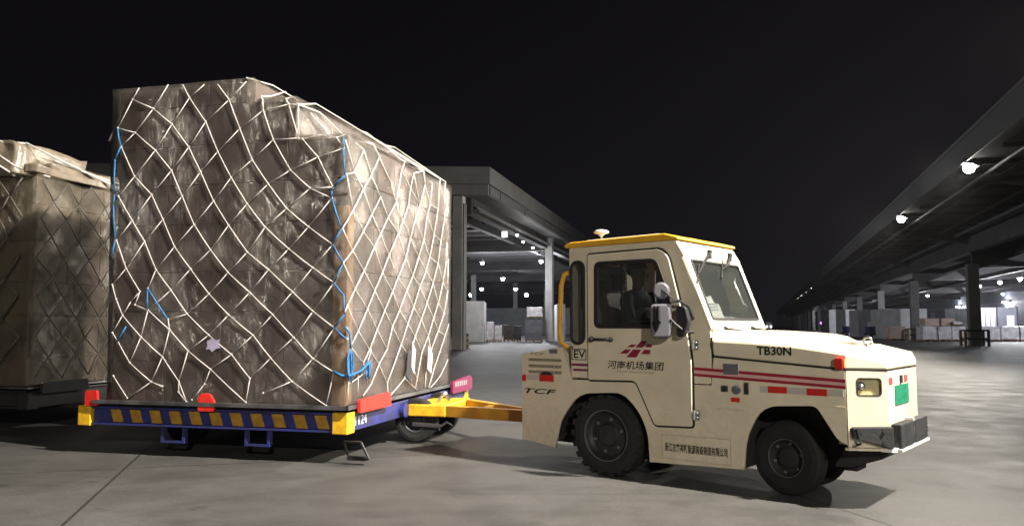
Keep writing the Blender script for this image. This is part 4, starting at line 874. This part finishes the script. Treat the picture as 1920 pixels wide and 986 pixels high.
m = MB(); m.tube([(.80, .86, 1.66), (.82, .80, 1.62), (.90, .80, 1.44), (.91, .88, 1.40)], .010, 8); m.build('grab_handle', STEEL, tr, smooth=True)
pc = plate('permit_card', [[(.12, .10), (.38, .09), (.37, .23), (.29, .24), (.28, .30), (.12, .28)]], .004, PAPER, tr, FM @ Matrix.Translation((0, 0, -.02)), .0005)
m = MB()
for k in range(3):
    for j in range(7): m.box(.15 + j * .028, .17 + j * .028, .17 + k * .025, .182 + k * .025, .0025, .003)
o = m.build('card_print', mat('faded_print', (.3, .35, .42), .8), pc); o.data.transform(FM @ Matrix.Translation((0, 0, -.0195)))
m = MB(); m.prism([(.78, 1.225), (.90, 1.225), (.89, 1.30), (.80, 1.33)], .52, .80); m.build('dash_box', mat('pale_grey_bag', (.35, .36, .36), .7), tr, bev=.02)
# hood: lofted, with bevelled shoulders and a chamfered nose
st = [(.992, 0, 1.02, 1.135, 1.215, .13), (1.30, 0, .998, 1.122, 1.205, .13), (1.62, 0, .977, 1.10, 1.185, .14), (1.72, 0, .97, 1.088, 1.165, .15), (1.80, 0, .965, 1.078, 1.128, .16), (1.97, .0, .952, 1.055, 1.105, .16), (2.205, .135, .95, 1.00, 1.052, .07)]
m = MB(); rings = []
for x, y0, zs, zh, zt, ins in st:
    rings.append([m.bm.verts.new(p) for p in ((x, y0, zs), (x, y0, zh), (x - .01, y0 + ins, zt), (x - .01, W - y0 - ins, zt), (x, W - y0, zh), (x, W - y0, zs))])
for A_, B_ in zip(rings, rings[1:]):
    for k in range(6): m.bm.faces.new((A_[k], A_[(k + 1) % 6], B_[(k + 1) % 6], B_[k]))
m.bm.faces.new(rings[0]); m.bm.faces.new(rings[-1])
hood = m.build('hood', CREAM, tr, bev=.012)
m = MB(); m.prism([(.995, 1.02), (1.97, .951), (2.2, .949), (2.2, .940), (1.97, .940), (.995, 1.008)], .02, W - .02) if False else m.prism([(1.0, 1.008), (1.0, 1.022), (1.968, .954), (1.968, .942)], -.0025, .02); m.prism([(1.97, .0), (2.2, .137), (2.2, .92), (2.195, .92), (2.19, .15), (1.965, .01)], .941, .953, 'z'); m.build('hood_seal', SEAL, tr)
m = MB(); m.prism([(1.0, 1.012), (.975, 1.10), (.985, 1.16), (.993, 1.16), (.984, 1.10), (1.008, 1.02)], -.004, .01); m.build('hood_rear_seal', SEAL, tr)
text('model_lettering', 'TB30N', 1.345, 1.60, 1.035, 1.098, INKG, hood, side(-.006), bold=.018)
m = MB(); m.prism(rpoly([(1.905, .955), (1.965, .95), (1.965, 1.03), (1.91, 1.03)], .015), -.045, .0); rl = m.build('marker_lamp', REDR, hood, bev=.006)
m = MB(); m.box(1.967, 1.972, -.04, -.005, .965, 1.02); m.build('marker_lens', mat('orange_lens', (.8, .25, .06), .3), rl)
m = MB(); m.tube([(2.0 + .030 * math.cos(a * .3927), .42, 1.135 + .030 * math.sin(a * .3927)) for a in range(17)], .008, 8); m.cyl((2.0, .42, 1.08), .014, .03, 'z', 8); m.build('lifting_eye', STEEL, hood, smooth=True)
m = MB(); m.box(1.74, 1.95, .36, .70, 1.10, 1.135); m.build('vent_grille', mat('weathered_cream', (.5, .46, .38), .7, var=.3, vscale=20), hood, bev=.01)
for y in (.24, .76):
    m = MB(); m.ball((.99, y, 1.225), .022, 2); m.prism([(.99, 1.205), (.99, 1.235), (1.12, 1.214), (1.12, 1.206)], y - .012, y + .018); m.build('hood_hinge', DARK, hood)
# nose
NB = [(1.972, .03), (2.175, .153), (2.175, W - .153), (1.972, W - .03), (1.90, W - .035), (1.90, .035)]
m = MB(); m.prism(NB, .44, .938, 'z'); m.build('nose_body', mat('lit_cream_inner', (.50, .46, .24), .5), tr)  # cream headlight recess: its look under the light is put into this olive
CM = frame((1.972, 0, 0), (2.2 - 1.972, .14, 0), (0, 0, 1)); cl = math.hypot(2.2 - 1.972, .14)
CM2 = frame((2.2, W - .14, 0), (1.972 - 2.2, .14, 0), (0, 0, 1))
HL = rrect(.065, .225, .775, .892, .022)
for M_, nm in ((CM, 'near'), (CM2, 'far')):
    hl = HL if nm == 'near' else [(cl - a, b_) for a, b_ in HL]
    cp = plate('corner_panel', [[(0, .425), (cl, .425), (cl, .94), (0, .94)], hl], .024, CREAM, tr, M_ @ Matrix.Translation((0, 0, -.012)), .003)
    k = plate('headlight_rim', [inset(hl, -.003), inset(hl, .005)], .006, BLACKP, cp, M_ @ Matrix.Translation((0, 0, .0)), .001)
    h_ = MB(); cx = .095 if nm == 'near' else cl - .095
    h_.cyl((0, 0, -.02), .028, .03, 'z', 20); hb = h_.build('headlight', DARK, cp, smooth=False); hb.data.transform(M_ @ Matrix.Translation((cx, .84, -.016)))
    h_ = MB(); h_.ball((0, 0, 0), .02, 2); hb = h_.build('headlight_lens', STEEL, cp, smooth=True); hb.data.transform(M_ @ Matrix.Translation((cx, .835, -.004)))
plate('front_panel', [[(.139, .425), (W - .139, .425), (W - .139, .94), (.139, .94)]], .024, CREAM, tr, face_x(2.188), .003)
m = MB(); m.box(2.201, 2.206, .30, .66, .70, .835); m.build('number_plate', TEAL, tr)
for y in (.20, .60): m = MB(); m.box(2.201, 2.205, y - .04, y + .04, .85, .895); m.build('reflector', mat('rose_reflector', (.6, .08, .10), .4), tr)
m = MB(); m.box(2.201, 2.212, .44, .485, .845, .90); m.build('latch', BLACKP, tr)
# bumper
m = MB(); m.prism([(1.95, .0), (1.975, -.004), (2.205, .136), (2.205, W - .136), (1.975, W + .004), (1.95, W)], .405, .422, 'z'); m.build('bumper_tray', CREAM, tr)
cb = plate('corner_bumper', [rpoly([(.02, .565), (cl + .01, .572), (cl + .01, .425), (.12, .468), (.02, .495)], .01)], .05, BUMPR, tr, CM @ Matrix.Translation((0, 0, .026)), .006)
m = MB()
for a, z in ((.07, .535), (.215, .54), (.215, .465)): m.cyl((a, z, .051), .011, .012, 'z', 12)
o = m.build('bolts', BLACKP, cb); o.data.transform(CM)
plate('corner_bumper', [rpoly([(-.01, .572), (cl - .02, .565), (cl - .02, .495), (cl - .12, .468), (-.01, .425)], .01)], .05, BUMPR, tr, CM2 @ Matrix.Translation((0, 0, .026)), .006)
for y0, y1 in ((.17, .52), (.55, .90)): m = MB(); m.box(2.202, 2.27, y0, y1, .425, .585); m.build('front_bumper', BUMPR, tr, bev=.008)
m = MB(); m.box(2.201, 2.262, .523, .547, .40, .60); m.box(2.201, 2.275, .15, .92, .405, .42); m.prism([(2.15, .11), (2.22, .12), (2.25, .16), (2.2, .16)], .40, .43, 'z'); m.build('bumper_bracket', WHITEP, tr)
m = MB(); m.tube([(2.01, .0, .50), (2.02, -.02, .54), (2.04, -.03, .56), (2.05, -.02, .50), (2.06, -.02, .46), (2.03, -.02, .45)], .010, 8); m.ball((2.0, -.01, .55), .014, 1); m.build('tow_shackle', BLACKP, tr)
m = MB(); m.prism([(1.9, .44), (2.19, .40), (2.12, .33), (1.9, .25), (1.8, .25)], .25, W - .25); m.build('front_skid', DARK, tr)
# stripes
def band(x0, x1, za0, zb0, za1, zb1, mm, name, par, y=-.0025):
    m = MB(); m.prism([(x0, za0), (x1, za1), (x1, zb1), (x0, zb0)], y - .0015, y); return m.build(name, mm, par)
band(.835, 1.965, .862, .910, .838, .862, PINK, 'pink_band', tr, -.0008)
band(.835, 1.965, .908, .930, .860, .882, MAROON2, 'upper_stripe', tr); band(.835, 1.965, .862, .882, .818, .838, MAROON2, 'lower_stripe', tr)
band(-.315, -.152, .905, .925, .905, .925, MAROON, 'upper_stripe', tr); band(-.30, -.152, .862, .880, .862, .880, MAROON, 'lower_stripe', tr)  # rear ends of the red stripes: dimmer light put into the colour
# small plates and switches on the side
for nm, x0, x1, z0, z1, mm, th in (('grey_cover', 1.08, 1.20, .885, .965, GREYP, .008), ('switch', 1.065, 1.085, .755, .80, BLACKP, .014), ('switch', 1.092, 1.112, .755, .80, BLACKP, .014), ('charge_port', 1.245, 1.275, .745, .83, BLACKP, .014),
                                   ('reflector', 1.135, 1.205, .683, .715, REDR, .005), ('reflector', 1.42, 1.56, .765, .812, REDR, .005), ('reflector', 1.70, 1.84, .762, .81, REDR, .005),
                                   ('reflector', -.865, -.82, .752, .81, REDR, .005), ('reflector', -.67, -.51, .757, .812, REDR, .005), ('vent_plate', -.56, -.47, 1.005, 1.04, GREYP, .004)):
    m = MB(); m.box(x0, x1, -th, -.0005, z0, z1); m.build(nm, mm, tr, bev=.0015)
for x0, x1 in ((1.36, 1.42), (1.56, 1.70), (1.84, 1.95), (-.81, -.68)): m = MB(); m.box(x0, x1, -.003, -.0005, .765, .81); m.build('reflector_strip', mat('silver_strip', (.5, .48, .44), .45, var=.05), tr)
m = MB(); m.lathe([(.026, -.012), (.034, -.010), (.034, -.001)], (1.18, 0, .775), 'y', 20); m.tube([(1.18, -.014, .775), (1.19, -.014, .795)], .003, 5); m.build('gauge', GREYP, tr)
m = MB(); m.box(1.18, 1.195, -.003, -.0005, .675, .676); m.build('scratch', GREYP, tr)
for z in (.945, .89, .838):
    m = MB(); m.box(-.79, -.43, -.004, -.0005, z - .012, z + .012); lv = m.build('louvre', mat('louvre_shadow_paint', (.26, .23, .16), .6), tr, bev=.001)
    m = MB()
    for a in (-.50, -.455): m.ball((a, -.008, z), .012, 1)
    if z < .94: m.build('louvre_screws', STEEL, lv)
m = MB(); m.prism(rpoly([(-.67, .815), (-.62, .842), (-.56, .842), (-.51, .815)], .01), -.007, -.0045); m.build('scuff_patch', DARK, tr)
plate('badge_frame', [rrect(-.315, -.165, .955, 1.05, .012), rrect(-.309, -.171, .961, 1.044, .010)], .002, INK, tr, side(-.0022), .0003)
text('ev_lettering', 'EV', -.292, -.172, .972, 1.04, INKG, tr, side(-.004), bold=.015)
text('rear_lettering', 'TCF', -.84, -.48, .645, .69, INKG, tr, side(-.004), bold=.015, shear=.25)
text('rear_small_lettering', 'TCF', -.775, -.61, .985, 1.008, mat('worn_green_ink', (.14, .16, .10), .6), tr, side(-.003), shear=.25)
def q(cx, cy): u = 1120 + cx / 9.6; v_ = 620 + cy / 9.6; return (.18 + (u - 1165) * .00508, 1.12 - (v_ - 640) * .00435)
m = MB()
for poly in (((565, 295), (645, 245), (735, 245), (680, 295)), ((715, 297), (820, 180), (925, 180), (840, 300)), ((890, 290), (925, 240), (1002, 240), (996, 290)), ((435, 412), (535, 335), (640, 335), (570, 412)), ((550, 475), (680, 332), (815, 335), (730, 475)), ((820, 412), (870, 335), (980, 335), (965, 410))):
    m.prism([q(*p) for p in poly], -.0235, -.0215)
m.build('emblem', MAGENTA, door)
text('door_lettering', '河南机场集团', .062, .588, .893, .962, INK, door, side(-.0225), bold=.012, shear=.12)
text('door_small_lettering', 'Henan Airport Group', .155, .50, .862, .884, mat('faint_ink', (.22, .20, .15), .6), door, side(-.0225))
m = MB(); m.prism([(.555, .395), (1.125, .405), (1.125, .40), (.56, .39)], -.005, -.0005); m.box(.55, .556, -.005, -.0005, .215, .395); m.box(.56, 1.13, -.005, -.0005, .21, .215); m.box(1.125, 1.13, -.005, -.0005, .215, .40); m.build('access_panel_edge', CREAM_DULL, tr)
text('maker_lettering', '浙江吉鑫祥新能源装备制造有限公司', .575, 1.10, .268, .335, mat('brown_ink', (.06, .05, .035), .6), tr, side(-.0035), bold=.02)
# mirrors
mr_ = empty('mirror', (.845, -.01, 1.30)); mr_.parent = tr
m = MB(); m.tube([(0, 0, .0), (-.02, -.05, .10), (-.06, -.12, .14), (-.12, -.15, .13)], .012, 8); m.tube([(0, 0, -.10), (-.03, -.08, -.10), (-.09, -.13, -.04), (-.12, -.15, .0)], .010, 8); m.tube([(-.10, -.14, .15), (-.15, -.16, .20), (-.19, -.16, .23)], .007, 6); m.build('mirror_arm', BLACKP, mr_)
def turned(mb, ang, c):
    bmesh.ops.rotate(mb.bm, verts=mb.bm.verts[:], cent=(0, 0, 0), matrix=Matrix.Rotation(ang, 3, 'Z')); bmesh.ops.translate(mb.bm, verts=mb.bm.verts[:], vec=c); return mb
m = MB(); m.prism(rpoly([(-.075, -.13), (.075, -.13), (.085, .0), (.075, .13), (-.075, .13)], .035), -.035, .025); turned(m, R(22), (-.205, -.15, -.015)).build('mirror_housing', GREYP, mr_, bev=.015)
m = MB(); m.prism(rpoly([(-.08, -.135), (.08, -.135), (.08, .135), (-.08, .135)], .04), .026, .045); turned(m, R(22), (-.205, -.15, -.015)).build('mirror_glass', BLACKP, mr_, bev=.004)
m = MB(); m.lathe([(.05, -.018), (.062, -.010), (.066, .006)], (0, 0, 0), 'y', 28); turned(m, R(22), (-.195, -.15, .22)).build('round_mirror', GREYP, mr_)
m = MB(); m.box(-.23, -.215, -.215, -.19, -.07, .10); m.box(-.20, -.185, -.215, -.19, -.06, .10); m.prism([(-.245, -.03), (-.21, -.10), (-.19, -.05), (-.17, -.02), (-.21, .01)], -.215, -.195); m.build('mirror_clamp', BLACKP, mr_)
m = MB(); m.prism(rpoly([(-.10, .10), (-.02, .10), (.01, -.02), (-.04, -.14), (-.10, -.14)], .03), -.10, -.05); m.build('mirror_bracket', BLACKP, mr_, bev=.01)
# rail, beacon
for yy in (.04, W - .04):
    m = MB(); m.tube([(-.34, yy, 1.72), (-.42, yy, 1.70), (-.455, yy, 1.60), (-.475, yy, 1.20), (-.46, yy, 1.10), (-.38, yy, 1.06)], .021, 10); m.build('hand_rail', AMBER, tr, smooth=True)
m = MB(); m.cyl((-.10, .15, 1.96), .009, .075, 'z', 10); m.lathe([(.012, 0), (.03, .02), (.065, .032), (.067, .045), (.045, .058), (.01, .064)], (-.10, .15, 2.02), 'z', 24); m.build('antenna', OFFW, tr, smooth=True)
m = MB(); m.ball((-.31, -.01, 1.065), .016, 1); m.build('body_bolt', GREYP, tr)
# wheels
wheel_parts(tr, 'wheel', 0, .115, .332, .332, .19, lugs=22, rimm=RIM)
wheel_parts(tr, 'wheel', 0, W - .115, .332, .332, .19, near=1, lugs=22)
wheel_parts(tr, 'wheel', 1.46, .29, .272, .272, .15, lugs=0, steer=(0, 0, R(-9)), rimm=DARK, rimr=.5)
wheel_parts(tr, 'wheel', 1.46, W - .29, .272, .272, .15, near=1, lugs=0, steer=(0, 0, R(-9)), rimm=DARK, rimr=.5)

# ================================================================== THE DRIVER
def skinned(name, pts, edges, root, m, parent, sub=2):
    me = bpy.data.meshes.new(name); me.from_pydata([p[:3] for p in pts], edges, [])
    o = bpy.data.objects.new(name, me); C.objects.link(o)
    sk = o.modifiers.new('skin', 'SKIN'); sk.use_smooth_shade = True
    for i, p in enumerate(pts):
        d = me.skin_vertices[0].data[i]; d.radius = p[3]; d.use_root = (i == root)
    if sub: q_ = o.modifiers.new('sub', 'SUBSURF'); q_.levels = q_.render_levels = sub
    dg = bpy.context.evaluated_depsgraph_get(); dg.update()
    m2 = bpy.data.meshes.new_from_object(o.evaluated_get(dg)); bpy.data.objects.remove(o)
    m2.name = name; m2.materials.clear(); return link(name, m2, m, parent, smooth=True)
SKIN = mat('skin', (.36, .21, .14), .55, var=.06); JACKET = mat('dark_blue_jacket', (.018, .022, .035), .8, var=.2, vscale=12, bump=.4, bscale=18)
TROUS = mat('dark_trousers', (.015, .015, .018), .85); HAIR = mat('black_hair', (.008, .007, .007), .6, bump=.5, bscale=80)
dr = empty('person', (.762 + .772 * .02 + .636 * .53, 6.763 - .636 * .02 + .772 * .53, 0), -AL, 'driver in a dark jacket seated in the tractor cab, hands on the wheel', 'person')
P_ = [(0, 0, 1.17, (.13, .15)), (0, 0, 1.28, (.11, .14)), (.0, 0, 1.42, (.12, .165)), (-.01, 0, 1.50, (.08, .12)), (.0, 0, 1.56, (.05, .05)), (.02, 0, 1.61, (.052, .052)), (.03, 0, 1.68, (.085, .072)), (.02, 0, 1.75, (.085, .075)), (.01, 0, 1.79, (.05, .05))]
E_ = [(i, i + 1) for i in range(8)]
def limb(lst, a):
    for p in lst: P_.append(p); E_.append((a, len(P_) - 1)); a = len(P_) - 1
    return a
for s_ in (-1, 1):
    e = limb([(0, s_ * .19, 1.47, (.05, .05)), (.10, s_ * .25, 1.27, (.042, .042)), (.30, s_ * .20, 1.27, (.035, .035)), (.42, s_ * .165, 1.32, (.024, .024)), (.47, s_ * .155, 1.335, (.030, .018))], 3)
    for k in range(4): limb([(.505, s_ * (.135 + k * .014), 1.345 + .006 * k, (.009, .009)), (.53, s_ * (.135 + k * .013), 1.33 + .004 * k, (.008, .008)), (.525, s_ * (.136 + k * .012), 1.305, (.007, .007))], e)
    limb([(.485, s_ * .125, 1.325, (.010, .010)), (.505, s_ * .115, 1.31, (.008, .008))], e)
    limb([(.06, s_ * .10, 1.16, (.085, .085)), (.40, s_ * .12, 1.14, (.06, .06)), (.50, s_ * .12, .95, (.045, .045)), (.52, s_ * .12, .86, (.035, .035)), (.64, s_ * .12, .84, (.035, .03))], 0)
body = skinned('body', P_, E_, 0, SKIN, dr)
J = [(0, 0, 1.13, (.150, .165)), (0, 0, 1.28, (.125, .155)), (0, 0, 1.42, (.135, .18)), (-.01, 0, 1.505, (.09, .13)), (0, 0, 1.555, (.065, .065))]; JE = [(0, 1), (1, 2), (2, 3), (3, 4)]
for s_ in (-1, 1):
    a = 3
    for p in [(0, s_ * .195, 1.47, (.064, .064)), (.10, s_ * .25, 1.27, (.056, .056)), (.30, s_ * .20, 1.27, (.046, .046)), (.40, s_ * .168, 1.315, (.036, .036))]: J.append(p); JE.append((a, len(J) - 1)); a = len(J) - 1
skinned('jacket', J, JE, 0, JACKET, dr)
for s_ in (-1, 1):
    skinned('trouser_leg', [(.02, s_ * .09, 1.165, (.10, .10)), (.40, s_ * .12, 1.14, (.075, .075)), (.50, s_ * .12, .95, (.06, .06)), (.52, s_ * .12, .89, (.055, .055))], [(0, 1), (1, 2), (2, 3)], 0, TROUS, dr)
    m = MB(); m.prism(rpoly([(.47, .802), (.72, .802), (.72, .84), (.58, .88), (.47, .88)], .02), s_ * .12 - .045, s_ * .12 + .045); m.build('shoe', DARK, dr, bev=.012)
m = MB(); bmesh.ops.create_icosphere(m.bm, subdivisions=3, radius=1, matrix=Matrix.Translation((.005, 0, 1.755)) @ Matrix.Diagonal((.104, .088, .085, 1)))
bmesh.ops.delete(m.bm, geom=[v_ for v_ in m.bm.verts if v_.co.z < 1.735 and v_.co.x > -.02 or v_.co.z < 1.69], context='VERTS'); m.build('hair', HAIR, dr, smooth=True)
m = MB(); m.prism([(.105, 1.70), (.135, 1.675), (.10, 1.665)], -.012, .012); m.build('nose', SKIN, dr, bev=.004)
for s_ in (-1, 1):
    m = MB(); m.ball((.102, s_ * .03, 1.705), .009, 1); m.build('eye', DARK, dr)
    m = MB(); bmesh.ops.create_icosphere(m.bm, subdivisions=2, radius=1, matrix=Matrix.Translation((.01, s_ * .08, 1.69)) @ Matrix.Diagonal((.018, .008, .03, 1))); m.build('ear', SKIN, dr, smooth=True)
m = MB(); m.box(.102, .110, -.022, .022, 1.645, 1.652); m.build('mouth', MAROON, dr)

# ================================================================== NIGHT AIR
hm = bpy.data.materials.new('thin_night_haze'); hm.use_nodes = True; n = hm.node_tree; n.nodes.clear()
vo = n.nodes.new('ShaderNodeVolumePrincipled'); vo.inputs['Density'].default_value = .00014; vo.inputs['Color'].default_value = (.8, .8, .85, 1); vo.inputs['Anisotropy'].default_value = .5
no = n.nodes.new('ShaderNodeOutputMaterial'); n.links.new(vo.outputs[0], no.inputs['Volume'])
m = MB(); m.box(-950, 950, -350, 1550, -1, 14); tag(m.build('haze', hm), kind='stuff')
